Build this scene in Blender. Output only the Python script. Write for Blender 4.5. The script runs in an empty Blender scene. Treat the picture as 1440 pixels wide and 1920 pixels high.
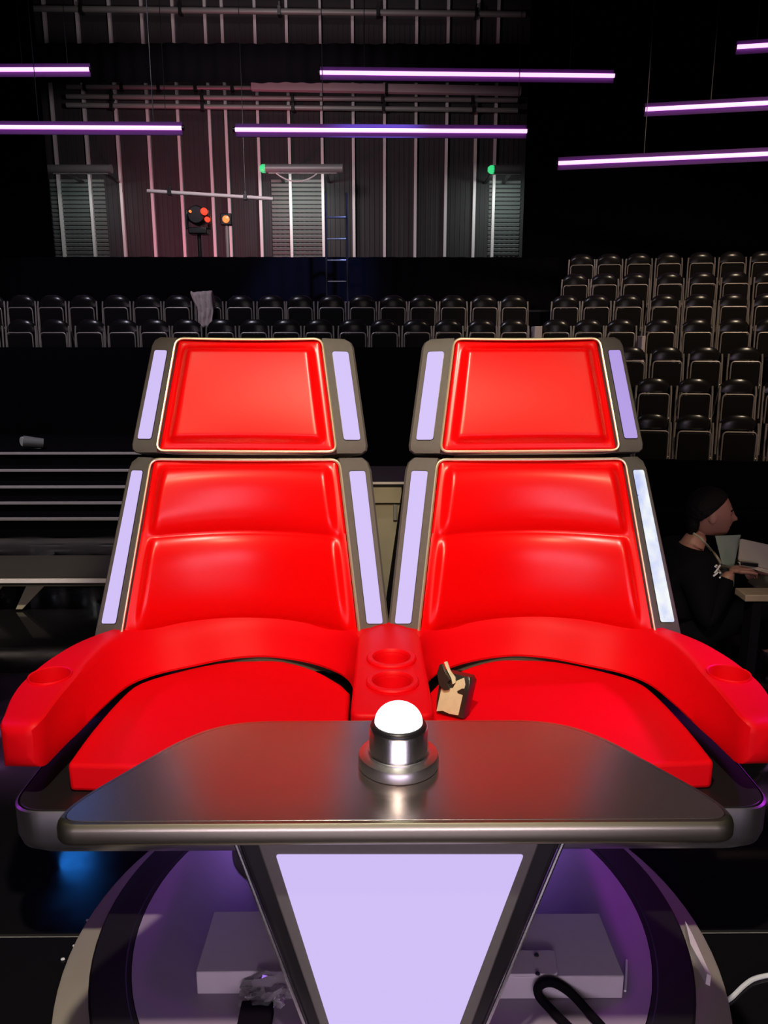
import bpy, bmesh, math, random
from mathutils import Vector, Matrix, noise
random.seed(7)
sc = bpy.context.scene
COL = sc.collection

# ------------------------------------------------------------------ camera
F = 1442.0; PITCH = math.radians(12.4); YAW = math.radians(0.44)
CAM = Vector((-0.034, 0.0, 1.65))
cd = bpy.data.cameras.new('camera'); cam = bpy.data.objects.new('camera', cd); COL.objects.link(cam)
cd.sensor_fit = 'HORIZONTAL'; cd.sensor_width = 36.0; cd.lens = 36.0 * F / 1440.0
cd.clip_start = 0.02; cd.clip_end = 100
cam.location = CAM; cam.rotation_euler = (math.pi / 2 - PITCH, 0, -YAW)
sc.camera = cam

# ------------------------------------------------------------------ world, exposure
w = bpy.data.worlds.new('world'); sc.world = w; w.use_nodes = True
w.node_tree.nodes['Background'].inputs[0].default_value = (0.25, 0.2, 0.4, 1)
w.node_tree.nodes['Background'].inputs[1].default_value = 0.01
sc.view_settings.view_transform = 'Standard'; sc.view_settings.look = 'None'
sc.view_settings.exposure = 0.0; sc.view_settings.gamma = 1.0
sc.view_settings.use_curve_mapping = False

# ------------------------------------------------------------------ lights
def aim(o, tgt):
    o.rotation_euler = (Vector(tgt) - o.location).to_track_quat('-Z', 'Y').to_euler()
def spot(name, loc, tgt, power, col, size=50, blend=0.5, rad=0.2):
    l = bpy.data.lights.new(name, 'SPOT'); l.energy = power; l.color = col
    l.spot_size = math.radians(size); l.spot_blend = blend; l.shadow_soft_size = rad
    o = bpy.data.objects.new(name, l); COL.objects.link(o); o.location = loc; aim(o, tgt); return o
def area(name, loc, tgt, power, col, sx=1, sy=1):
    l = bpy.data.lights.new(name, 'AREA'); l.energy = power; l.color = col
    l.shape = 'RECTANGLE'; l.size = sx; l.size_y = sy
    o = bpy.data.objects.new(name, l); COL.objects.link(o); o.location = loc; aim(o, tgt); return o
WARM = (1.0, 0.9, 0.72); VIOLET = (0.45, 0.12, 1.0); MAG = (1.0, 0.1, 0.6)
spot('key_spot', (-0.13, 0.42, 3.25), (0, 1.9, 0.7), 260, WARM, 62, 0.4, 0.05)
area('soft_front_fill', (0.0, -3.6, 2.6), (0, 2.0, 0.7), 18, (1.0, 0.84, 0.74), 4.0, 1.6)  # added soft fill from the front, not a lamp of the studio
area('platform_fill', (0.0, -1.3, 0.75), (0, 1.7, 0.15), 30, (0.92, 0.74, 1.0), 2.4, 0.3)  # added low fill that brightens the platform under the desk
spot('front_spot_left', (-0.45, -3.4, 4.6), (-0.45, 2.45, 1.2), 500, (1.0, 0.72, 0.42), 17, 0.45, 0.25)
spot('front_spot_right', (0.45, -3.4, 4.6), (0.45, 2.45, 1.2), 500, (1.0, 0.72, 0.42), 17, 0.45, 0.25)
spot('violet_side_left', (-4.2, 3.2, 3.6), (-0.97, 2.1, 0.75), 500, (0.6, 0.05, 1.0), 7, 0.6, 0.3)
spot('magenta_side_right', (4.2, 3.4, 3.4), (0.97, 2.12, 0.75), 1100, (0.7, 0.03, 1.0), 8, 0.6, 0.3)
area('disc_violet_fill', (0, 2.5, 0.37), (0, 1.9, 0.1), 6.5, (0.42, 0.2, 1.0), 1.2, 0.2)  # added violet fill below the tray, for the glow of the LED panels
spot('warm_rows_right', (6.0, 4.5, 7.5), (5.0, 10.5, 1.5), 850, (1.0, 0.78, 0.55), 60, 0.6, 0.3)
spot('cool_rows_left', (-4.0, 5.0, 8.0), (-2.5, 10.8, 1.8), 600, (0.85, 0.82, 1.0), 75, 0.6, 0.3)
spot('blue_rung_wash', (1.2, 9.2, 7.0), (-0.75, 13.0, 3.2), 1700, (0.25, 0.35, 1.0), 20, 0.5, 0.2)
spot('wall_wash', (-2.3, 12.3, 5.7), (-2.3, 18.0, 5.2), 300, (1.0, 0.86, 0.88), 112, 0.7, 0.3)
spot('upper_wall_wash', (-2.3, 12.5, 11.0), (-2.3, 18.0, 9.0), 130, (1.0, 0.86, 0.88), 80, 0.7, 0.3)
spot('pink_wash', (-4.4, 15.2, 3.1), (-3.4, 17.9, 4.0), 260, (1.0, 0.15, 0.3), 110, 0.8, 0.2)
spot('left_deck_wash', (-3.0, 1.5, 6.0), (-2.6, 6.2, 0.3), 260, WARM, 46, 0.8, 0.3)
spot('deck_spot', (-2.2, 0.8, 5.2), (-2.6, 4.55, 0.25), 950, WARM, 17, 0.6, 0.1)  # added to brighten the deck lip
spot('rear_spot', (0.3, 2.4, 6.5), (-0.1, 4.6, 0.5), 260, WARM, 16, 0.6, 0.1)  # added to brighten the cabinet behind the chairs
spot('operator_light', (3.6, 2.0, 3.2), (1.75, 3.6, 0.75), 60, (1.0, 0.65, 0.6), 18, 0.7, 0.2)

# ------------------------------------------------------------------ pixel -> point helpers
def ray(u, v):
    x = (u - 720) / F; y = (960 - v) / F
    Y = math.cos(PITCH) + y * math.sin(PITCH); Z = -math.sin(PITCH) + y * math.cos(PITCH)
    return Vector((x * math.cos(YAW) + Y * math.sin(YAW), -x * math.sin(YAW) + Y * math.cos(YAW), Z))
def atY(u, v, Y):
    d = ray(u, v); return CAM + d * (Y / d.y)
def atZ(u, v, z):
    d = ray(u, v); return CAM + d * ((z - CAM.z) / d.z)
def atP(u, v, p, n):
    d = ray(u, v); return CAM + d * ((p - CAM).dot(n) / d.dot(n))

# ------------------------------------------------------------------ materials
def mat(name, col, rough=0.5, metal=0.0, spec=0.5, emit=None, es=0.0, coat=0.0, noise_amt=0.0, noise_scale=20, bump=0.0, trans=0.0, sheen=0.0):
    m = bpy.data.materials.new(name); m.use_nodes = True
    nt = m.node_tree; b = nt.nodes['Principled BSDF']
    b.inputs['Base Color'].default_value = (*col, 1); b.inputs['Roughness'].default_value = rough
    b.inputs['Metallic'].default_value = metal; b.inputs['Specular IOR Level'].default_value = spec
    b.inputs['Coat Weight'].default_value = coat; b.inputs['Transmission Weight'].default_value = trans
    b.inputs['Sheen Weight'].default_value = sheen
    if emit:
        b.inputs['Emission Color'].default_value = (*emit, 1); b.inputs['Emission Strength'].default_value = es
    if noise_amt or bump:
        tc = nt.nodes.new('ShaderNodeTexCoord'); nz = nt.nodes.new('ShaderNodeTexNoise')
        nz.inputs['Scale'].default_value = noise_scale; nz.inputs['Detail'].default_value = 5
        nt.links.new(tc.outputs['Object'], nz.inputs['Vector'])
        if noise_amt:
            mx = nt.nodes.new('ShaderNodeMix'); mx.data_type = 'RGBA'
            mx.inputs[6].default_value = (*[c * (1 - noise_amt) for c in col], 1)
            mx.inputs[7].default_value = (*[min(1, c * (1 + noise_amt)) for c in col], 1)
            nt.links.new(nz.outputs['Fac'], mx.inputs[0]); nt.links.new(mx.outputs[2], b.inputs['Base Color'])
        if bump:
            bp = nt.nodes.new('ShaderNodeBump'); bp.inputs['Strength'].default_value = bump; bp.inputs['Distance'].default_value = 0.01
            nt.links.new(nz.outputs['Fac'], bp.inputs['Height']); nt.links.new(bp.outputs['Normal'], b.inputs['Normal'])
    return m
M = {}
M['red'] = mat('red_leather', (0.80, 0.0012, 0.002), 0.28, 0, 0.36, bump=0.012, noise_scale=260)
M['redmatte'] = mat('red_moulded_foam', (0.80, 0.0012, 0.006), 0.5, 0, 0.16, bump=0.02, noise_scale=180)
M['frame'] = mat('dark_satin_metal', (0.17, 0.155, 0.14), 0.5, 0.35, 0.5, noise_amt=0.12, noise_scale=60)
M['black'] = mat('black_matte', (0.006, 0.005, 0.007), 0.9, 0, 0.03)
M['blacksatin'] = mat('black_satin', (0.012, 0.011, 0.012), 0.35, 0, 0.5)
M['gold'] = mat('brass_piping', (0.95, 0.86, 0.6), 0.38, 0.9)
M['chrome'] = mat('chrome', (0.8, 0.8, 0.8), 0.27, 1.0)
M['steel'] = mat('brushed_steel', (0.60, 0.59, 0.60), 0.36, 1.0, noise_amt=0.08, noise_scale=40)
M['lilac'] = mat('lilac_light_panel', (0.06, 0.06, 0.07), 0.5, spec=0.2, emit=(0.64, 0.53, 0.95), es=0.93)
M['lilac2'] = mat('violet_light_panel', (0.06, 0.06, 0.07), 0.5, spec=0.2, emit=(0.50, 0.36, 0.88), es=0.85)
M['desk'] = mat('smoked_brushed_desk', (0.38, 0.31, 0.31), 0.25, 0.9, 0.5, noise_amt=0.06, noise_scale=30)
M['edge'] = mat('desk_edge_metal', (0.50, 0.47, 0.36), 0.34, 1.0)
M['dome'] = mat('glowing_white_dome', (0.9, 0.9, 0.9), 0.3, emit=(1, 0.97, 0.98), es=1.5)
M['disc'] = mat('turntable_vinyl', (0.30, 0.24, 0.32), 0.45, 0, 0.5, noise_amt=0.05, noise_scale=12)
M['rim'] = mat('turntable_black_rim', (0.010, 0.009, 0.010), 0.4, 0, 0.5)
M['beige'] = mat('beige_plinth', (0.34, 0.30, 0.25), 0.6, noise_amt=0.1, noise_scale=9)
M['greybox'] = mat('grey_foot_block', (0.55, 0.49, 0.54), 0.6, noise_amt=0.06, noise_scale=30)
M['cream'] = mat('cream_panel', (0.42, 0.37, 0.26), 0.6, noise_amt=0.08, noise_scale=12)
M['post'] = mat('aged_metal_tube', (0.55, 0.48, 0.43), 0.42, 0.45)
M['cap'] = mat('black_chair_plastic', (0.016, 0.014, 0.015), 0.24, 0, 0.6)
M['seatpan'] = mat('dark_seat_pad', (0.010, 0.008, 0.008), 0.7, 0, 0.15)
M['wall'] = mat('dark_panel_wall', (0.03, 0.027, 0.03), 0.8, noise_amt=0.2, noise_scale=4)
M['batten'] = mat('pale_batten', (0.72, 0.64, 0.66), 0.5, 0.05)
M['louvre'] = mat('louvre_grey', (0.20, 0.22, 0.21), 0.5, 0.2)
M['pipe'] = mat('grey_pipe', (0.33, 0.31, 0.30), 0.45, 0.3)
M['duct'] = mat('grey_lamp_housing', (0.30, 0.30, 0.30), 0.45, 0.2)
M['green'] = mat('green_indicator', (0.05, 0.4, 0.15), 0.4, emit=(0.05, 0.75, 0.25), es=0.9)
M['whitewire'] = mat('white_wire', (0.85, 0.88, 0.85), 0.5)
M['decktop'] = mat('dark_deck_top', (0.045, 0.04, 0.032), 0.5, noise_amt=0.15, noise_scale=5)
M['tube'] = mat('violet_led_diffuser', (0.8, 0.8, 0.8), 0.4, emit=(1.0, 0.36, 1.0), es=2.2)
M['halo_board'] = mat('violet_halo_backing', (0.10, 0.03, 0.16), 0.7)  # violet base colour stands for the glow around the tubes
M['redlamp'] = mat('red_lamp_lens', (0.4, 0.02, 0.01), 0.3, emit=(1.0, 0.045, 0.02), es=1.8)
M['amberlamp'] = mat('amber_lamp_lens', (0.4, 0.1, 0.01), 0.3, emit=(1.0, 0.17, 0.05), es=2.0)
M['bluelamp'] = mat('blue_lamp_lens', (0.02, 0.1, 0.5), 0.3, emit=(0.02, 0.25, 1.0), es=7)
M['nosing'] = mat('pale_step_nosing', (0.80, 0.72, 0.73), 0.5, noise_amt=0.1)
M['cloth'] = mat('pale_pink_cloth', (0.80, 0.66, 0.63), 0.8, noise_amt=0.12)
M['skin'] = mat('skin', (0.42, 0.20, 0.15), 0.5, noise_amt=0.08)
M['hair'] = mat('dark_hair', (0.004, 0.003, 0.003), 0.7, spec=0.2, bump=0.4, noise_scale=90)
M['fabric'] = mat('black_clothing', (0.003, 0.003, 0.004), 0.9, spec=0.1)
M['paper'] = mat('cream_paper', (0.50, 0.45, 0.36), 0.7)
M['greenpaper'] = mat('pale_green_paper', (0.25, 0.31, 0.25), 0.7)
M['white'] = mat('white_print', (0.8, 0.8, 0.8), 0.6)
M['lanyard'] = mat('pale_lanyard', (0.35, 0.32, 0.22), 0.7)
M['plastic'] = mat('clear_plastic_film', (0.9, 0.9, 0.92), 0.06, trans=0.92, spec=0.6)
M['packcream'] = mat('cream_card', (0.75, 0.68, 0.46), 0.7, noise_amt=0.15, noise_scale=50)
M['packblack'] = mat('glossy_dark_wrap', (0.03, 0.026, 0.022), 0.25, 0, 0.6)
M['tan'] = mat('tan_board', (0.30, 0.22, 0.15), 0.6, noise_amt=0.2)
M['eye'] = mat('eye', (0.03, 0.02, 0.02), 0.2)
M['floorbase'] = mat('floor_seam_grey', (0.5, 0.47, 0.47), 0.5)
# glossy black stage floor with smudges in its gloss
def floor_mat():
    m = mat('black_gloss_floor', (0.008, 0.0075, 0.0085), 0.12, 0, 0.5)
    nt = m.node_tree; b = nt.nodes['Principled BSDF']
    tc = nt.nodes.new('ShaderNodeTexCoord'); nz = nt.nodes.new('ShaderNodeTexNoise'); nz.inputs['Scale'].default_value = 3.2; nz.inputs['Detail'].default_value = 8
    r = nt.nodes.new('ShaderNodeMapRange'); r.inputs[1].default_value = 0.35; r.inputs[2].default_value = 0.75; r.inputs[3].default_value = 0.03; r.inputs[4].default_value = 0.20
    nt.links.new(tc.outputs['Object'], nz.inputs['Vector']); nt.links.new(nz.outputs['Fac'], r.inputs[0]); nt.links.new(r.outputs[0], b.inputs['Roughness'])
    return m
M['floor'] = floor_mat()
# bare LED panel whose cover film is scuffed
def bare_panel():
    m = mat('bare_white_light_panel', (0.05, 0.05, 0.05), 0.4, spec=0.2, emit=(0.8, 0.9, 1.0), es=0.92)
    nt = m.node_tree; b = nt.nodes['Principled BSDF']
    tc = nt.nodes.new('ShaderNodeTexCoord'); n1 = nt.nodes.new('ShaderNodeTexNoise'); n1.inputs['Scale'].default_value = 9; n1.inputs['Detail'].default_value = 4
    n2 = nt.nodes.new('ShaderNodeTexVoronoi'); n2.inputs['Scale'].default_value = 26
    c1 = nt.nodes.new('ShaderNodeValToRGB'); c1.color_ramp.elements[0].position = 0.35; c1.color_ramp.elements[0].color = (0.50, 0.58, 1, 1)
    c1.color_ramp.elements[1].position = 0.62; c1.color_ramp.elements[1].color = (0.95, 1, 1, 1)
    c2 = nt.nodes.new('ShaderNodeValToRGB'); c2.color_ramp.elements[0].position = 0.06; c2.color_ramp.elements[0].color = (0.25, 0.27, 0.4, 1)
    c2.color_ramp.elements[1].position = 0.12; c2.color_ramp.elements[1].color = (1, 1, 1, 1)
    mx = nt.nodes.new('ShaderNodeMix'); mx.data_type = 'RGBA'; mx.blend_type = 'MULTIPLY'; mx.inputs[0].default_value = 1
    for n in (n1, n2): nt.links.new(tc.outputs['Object'], n.inputs['Vector'])
    nt.links.new(n1.outputs['Fac'], c1.inputs[0]); nt.links.new(n2.outputs['Distance'], c2.inputs[0])
    nt.links.new(c1.outputs[0], mx.inputs[6]); nt.links.new(c2.outputs[0], mx.inputs[7]); nt.links.new(mx.outputs[2], b.inputs['Emission Color'])
    return m
M['bare'] = bare_panel()

# ------------------------------------------------------------------ object helpers
def thing(name, label, cat, loc=(0, 0, 0), group=None, rotz=0):
    o = bpy.data.objects.new(name, None); COL.objects.link(o); o.empty_display_size = 0.1
    o.location = loc; o.rotation_euler = (0, 0, rotz)
    o['label'] = label; o['category'] = cat
    if group: o['group'] = group
    return o
def tag(o, label, cat, group=None):
    o['label'] = label; o['category'] = cat
    if group: o['group'] = group
    return o
def wloc(o):
    v = Vector((0, 0, 0))
    while o: v = v + o.location; o = o.parent
    return v
def finish(o, smooth=True, angle=40, bevel=0.0, seg=2):
    me = o.data
    if smooth:
        for p in me.polygons: p.use_smooth = True
        me.set_sharp_from_angle(angle=math.radians(angle))
    if bevel:
        m = o.modifiers.new('bevel', 'BEVEL'); m.width = bevel; m.segments = seg; m.limit_method = 'ANGLE'; m.angle_limit = math.radians(35)
def mk(name, bm, material, parent=None, loc=None, smooth=True, angle=40, bevel=0.0, seg=2, local=False, label=None):
    """link one bmesh (given in world coordinates unless local) as one object"""
    bmesh.ops.recalc_face_normals(bm, faces=bm.faces)
    me = bpy.data.meshes.new(name); bm.to_mesh(me); bm.free()
    o = bpy.data.objects.new(name, me); COL.objects.link(o); me.materials.append(material)
    if parent:
        o.parent = parent
        if not local: me.transform(Matrix.Translation(-wloc(parent)))
    elif loc is not None:
        if not local: me.transform(Matrix.Translation(-Vector(loc)))
        o.location = loc
    finish(o, smooth, angle, bevel, seg)
    if label: o['label'] = label
    return o
def box(bm, c, s, rz=0, rx=0, ry=0):
    mt = Matrix.Translation(c) @ Matrix.Rotation(rz, 4, 'Z') @ Matrix.Rotation(ry, 4, 'Y') @ Matrix.Rotation(rx, 4, 'X') @ Matrix.Diagonal((*s, 1))
    bmesh.ops.create_cube(bm, size=1, matrix=mt); return bm
def tube(bm, pts, r, n=8, closed=False, radii=None):
    pts = [Vector(p) for p in pts]; rings = []; N = len(pts); prev = None
    for i, p in enumerate(pts):
        if closed: t = pts[(i + 1) % N] - pts[i - 1]
        else: t = pts[min(i + 1, N - 1)] - pts[max(i - 1, 0)]
        t.normalize()
        if prev is None:
            a = Vector((0, 0, 1)) if abs(t.z) < 0.9 else Vector((1, 0, 0))
            nx = t.cross(a).normalized()
        else:
            nx = (prev - t * prev.dot(t)).normalized()
        prev = nx; ny = t.cross(nx)
        rr = radii[i] if radii else r
        rings.append([bm.verts.new(p + (nx * math.cos(2 * math.pi * k / n) + ny * math.sin(2 * math.pi * k / n)) * rr) for k in range(n)])
    for i in range(N if closed else N - 1):
        a, b = rings[i], rings[(i + 1) % N]
        for k in range(n):
            bm.faces.new((a[k], a[(k + 1) % n], b[(k + 1) % n], b[k]))
    if not closed:
        bm.faces.new(rings[0][::-1]); bm.faces.new(rings[-1])
    return bm
def lathe(bm, prof, c, n=32):
    c = Vector(c); rings = []
    for r, z in prof:
        if r < 1e-5: rings.append([bm.verts.new(c + Vector((0, 0, z)))])
        else: rings.append([bm.verts.new(c + Vector((r * math.cos(2 * math.pi * k / n), r * math.sin(2 * math.pi * k / n), z))) for k in range(n)])
    for a, b in zip(rings, rings[1:]):
        for k in range(n):
            k2 = (k + 1) % n
            if len(a) == 1 and len(b) == 1: continue
            if len(a) == 1: bm.faces.new((a[0], b[k], b[k2]))
            elif len(b) == 1: bm.faces.new((a[k], a[k2], b[0]))
            else: bm.faces.new((a[k], a[k2], b[k2], b[k]))
    return bm
def solid(bm, loopA, loopB):
    """two matching closed loops of points -> closed solid"""
    a = [bm.verts.new(p) for p in loopA]; b = [bm.verts.new(p) for p in loopB]; n = len(a)
    bm.faces.new(a[::-1]); bm.faces.new(b)
    for k in range(n): bm.faces.new((a[k], a[(k + 1) % n], b[(k + 1) % n], b[k]))
    return bm
def prism(bm, poly, z0, z1):
    return solid(bm, [Vector((p[0], p[1], z0)) for p in poly], [Vector((p[0], p[1], z1)) for p in poly])
def rounded(poly, rad, seg=5):
    """round the corners of a closed 2-D or 3-D polygon; rad scalar or per corner"""
    out = []; n = len(poly); P = [Vector(p) for p in poly]
    for i in range(n):
        p, a, b = P[i], P[i - 1], P[(i + 1) % n]
        r = rad[i] if isinstance(rad, (list, tuple)) else rad
        if r <= 0: out.append(p); continue
        da, db = (a - p), (b - p); ra = min(r, da.length * .49); rb = min(r, db.length * .49)
        s, e = p + da.normalized() * ra, p + db.normalized() * rb
        for k in range(seg + 1):
            t = k / seg; out.append(s * (1 - t) ** 2 + p * 2 * t * (1 - t) + e * t * t)
    return out
def loft(bm, secs, closed=True, cap=True):
    rings = [[bm.verts.new(p) for p in s] for s in secs]; n = len(rings[0])
    for a, b in zip(rings, rings[1:]):
        for k in range(n if closed else n - 1):
            bm.faces.new((a[k], a[(k + 1) % n], b[(k + 1) % n], b[k]))
    if cap and closed: bm.faces.new(rings[0][::-1]); bm.faces.new(rings[-1])
    return bm
def spline(pts, m=6):
    P = [Vector(p) for p in pts]; out = []
    for i in range(len(P) - 1):
        p0, p1, p2, p3 = P[max(i - 1, 0)], P[i], P[i + 1], P[min(i + 2, len(P) - 1)]
        for k in range(m):
            t = k / m
            out.append(0.5 * ((2 * p1) + (p2 - p0) * t + (2 * p0 - 5 * p1 + 4 * p2 - p3) * t * t + (3 * p1 - p0 - 3 * p2 + p3) * t ** 3))
    out.append(P[-1]); return out
def smooth01(x): x = max(0, min(1, x)); return x * x * (3 - 2 * x)
def baked(o):
    """replace the object's mesh by its evaluated mesh and drop the modifiers"""
    dg = bpy.context.evaluated_depsgraph_get(); me = bpy.data.meshes.new_from_object(o.evaluated_get(dg)); old = o.data
    o.modifiers.clear(); o.data = me; me.name = old.name; bpy.data.meshes.remove(old); return o
def cut(o, bm_cut):
    me = bpy.data.meshes.new('cutter'); bmesh.ops.recalc_face_normals(bm_cut, faces=bm_cut.faces); bm_cut.to_mesh(me); bm_cut.free(); c = bpy.data.objects.new('cutter', me); COL.objects.link(c)
    m = o.modifiers.new('cut', 'BOOLEAN'); m.operation = 'DIFFERENCE'; m.object = c; m.solver = 'EXACT'
    bpy.context.view_layer.update(); baked(o); bpy.data.objects.remove(c); bpy.data.meshes.remove(me)
    finish(o, True, 35)
def struct(name, bm, material, parent=None, **k):
    o = mk(name, bm, material, parent, **k)
    if not parent: o['kind'] = 'structure'
    return o

# ================================================================== SETTING
XL, XR, YF, YB, ZC = -11.0, 11.0, -5.0, 18.3, 12.5
fl = struct('floor', box(bmesh.new(), ((XL + XR) / 2, (YF + YB) / 2, -0.06), (XR - XL, YB - YF, 0.1)), M['floorbase'], loc=(0, 0, 0))
fl.data.transform(Matrix.Identity(4))
# black gloss panels, joints at Y = 1.89 and 3.69 as in the photograph
ys = [1.89 + 1.8 * k for k in range(-4, 10)]; xs = [-10.5 + 7.0 * k for k in range(4)]
pm = None
for yi in range(len(ys) - 1):
    for xi in range(len(xs) - 1):
        if pm is None:
            o = mk('floor_panel', box(bmesh.new(), (3.5, 0.9, -0.005), (6.99, 1.786, 0.01)), M['floor'], fl, local=True, smooth=False, bevel=0.001, seg=1); pm = o.data
        else:
            o = bpy.data.objects.new('floor_panel', pm); COL.objects.link(o); o.parent = fl
        o.location = (xs[xi], ys[yi], 0.0)
wb = struct('wall_back', box(bmesh.new(), (0, YB + 0.05, ZC / 2), (XR - XL, 0.1, ZC)), M['wall'], loc=(0, YB, 0))
struct('wall_left', box(bmesh.new(), (XL - 0.05, (YF + YB) / 2, ZC / 2), (0.1, YB - YF, ZC)), M['black'], loc=(XL, 0, 0))
struct('wall_right', box(bmesh.new(), (XR + 0.05, (YF + YB) / 2, ZC / 2), (0.1, YB - YF, ZC)), M['black'], loc=(XR, 0, 0))
struct('wall_front', box(bmesh.new(), (0, YF - 0.05, ZC / 2), (XR - XL, 0.1, ZC)), M['black'], loc=(0, YF, 0))
struct('ceiling', box(bmesh.new(), (0, (YF + YB) / 2, ZC + 0.05), (XR - XL, YB - YF, 0.1)), M['black'], loc=(0, 0, ZC))
# battens on the back wall
WY = YB - 0.05
for u in (98, 158, 217, 276, 333, 392, 423, 483, 541, 603, 662, 721, 780, 838, 893, 930):
    x0 = atY(u, 200, WY).x
    w_ = 0.06
    mk('batten', box(bmesh.new(), (x0, WY, 6.2), (w_, 0.09, 9.2)), M['batten'], wb, smooth=False)
# fine vertical ribs between battens (too fine to pick apart)
bm = bmesh.new(); xa, xb = atY(90, 300, WY).x, atY(985, 300, WY).x
for k in range(int((xb - xa) / 0.11)):
    box(bm, (xa + 0.11 * k, YB - 0.006, 5.2), (0.05, 0.012, 6.2))
o = mk('wall_rib', bm, M['wall'], wb, smooth=False); o['kind'] = 'stuff'
# louvred bays under the lamp housings: real slats
for (u0, u1, va, vb) in ((92, 205, 338, 482), (508, 606, 338, 482), (918, 972, 338, 476)):
    bm = bmesh.new(); a, b_ = atY(u0, va, WY), atY(u1, vb, WY); z = b_.z
    while z < a.z:
        box(bm, ((a.x + b_.x) / 2, YB - 0.02, z), (b_.x - a.x, 0.03, 0.055), rx=0.5); z += 0.09
    o = mk('louvre_slat', bm, M['louvre'], wb, smooth=False); o['kind'] = 'stuff'

# seating tiers (right block rows run at ten degrees, left block square)
ANG = math.radians(-9.5)
RB = Vector((2.45, 10.46, 0))               # row 3, first chair of right block
ROWD, RISE = 0.72, 0.35
def tier_z(k): return 0.05 + RISE * k
def right_line(k, u, v=600):
    """point of pixel column u on the right block's row k (in plan)"""
    o0 = RB + Vector((0, (k - 3) * ROWD, 0)); d = ray(u, v)
    n = Vector((-math.sin(ANG), math.cos(ANG), 0)); t = (o0 - CAM).dot(n) / d.dot(n)
    p = CAM + d * t; return Vector((p.x, p.y, tier_z(k)))
ROW_X0 = {0: 2.75, 1: 2.75, 2: 2.65, 3: 2.1, 4: 2.15, 5: 2.2, 6: 2.25}
st = None
for k in range(7):
    bm = bmesh.new(); c = RB + Vector((0, (k - 3) * ROWD, 0))
    dx = Vector((math.cos(ANG), math.sin(ANG), 0)); x0 = ROW_X0[k]
    s0 = (x0 - c.x) / math.cos(ANG); s1 = 8.2
    mid = c + dx * (s0 + s1) / 2 + Vector((0, 0.06, 0))
    box(bm, (mid.x, mid.y, tier_z(k) / 2), (s1 - s0, ROWD - 0.005, tier_z(k)), rz=ANG)
    t = struct('seating_tier', bm, M['black'], loc=(mid.x, mid.y, 0), smooth=False)
    bmn = bmesh.new(); nrm = Vector((-math.sin(ANG), math.cos(ANG), 0)); f_ = mid - nrm * (ROWD / 2 - 0.003)
    box(bmn, (f_.x, f_.y, tier_z(k) - 0.015), (s1 - s0, 0.012, 0.03), rz=ANG); mk('nosing_strip', bmn, M['blacksatin'], t, smooth=False)
for k in (3, 4):
    Yk = 10.46 + (k - 3) * ROWD
    struct('seating_tier', box(bmesh.new(), (-3.95, Yk + 0.06, tier_z(k) / 2), (11.8, ROWD - 0.005, tier_z(k))), M['black'], loc=(-3.95, Yk, 0), smooth=False)
# black parapet in front of the left rows, fascia in front of the right rows
pz = atY(500, 651, 9.93).z
struct('trim_1', box(bmesh.new(), (-4.0, 9.93, pz / 2), (12.0, 0.08, pz)), M['black'], loc=(-4, 9.93, 0), smooth=False)
bm = bmesh.new(); c = RB + Vector((0, -3.75 * ROWD, 0)); dx = Vector((math.cos(ANG), math.sin(ANG), 0)); mid = c + dx * 4.2
box(bm, (mid.x, mid.y, 0.25), (8.0, 0.06, 0.5), rz=ANG); struct('trim_2', bm, M['black'], loc=(mid.x, mid.y, 0), smooth=False)

# drapes: folded black cloth
def drape(name, x0, x1, Y, z0, z1, label, n=None):
    bm = bmesh.new(); n = n or int((x1 - x0) / 0.06); rows = []
    for zz in (z0, (z0 + z1) / 2, z1):
        rows.append([bm.verts.new((x0 + (x1 - x0) * i / n, Y + 0.025 * math.sin(i * 1.25) + 0.02 * math.sin(i * 0.37), zz)) for i in range(n + 1)])
    for a, b in zip(rows, rows[1:]):
        for i in range(n): bm.faces.new((a[i], a[i + 1], b[i + 1], b[i]))
    o = mk(name, bm, M['black'], loc=((x0 + x1) / 2, Y, z0), angle=80)
    s = o.modifiers.new('thick', 'SOLIDIFY'); s.thickness = 0.012
    return tag(o, label, 'curtain')
dz = atY(500, 482, 13.9).z
drape('black_drape', -10.9, 3.1, 13.9, 0, dz, 'low black drape hung behind the two rows of chairs, below the battened wall')
drape('black_drape', atY(985, 300, 14.4).x, 10.9, 14.4, 0, 12.4, 'tall black drape right of the battened wall, behind the raked chairs')
drape('black_drape', -10.9, atY(88, 300, 14.4).x, 14.4, 0, 12.4, 'tall black drape at the left end of the battened wall')
b0, b1 = atY(500, 155, 15.6), atY(500, 82, 15.6)
drape('border_drape', -8.6, 4.2, 15.6, b0.z, b1.z, 'black border drape strung across the battened wall above the pipes')

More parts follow.
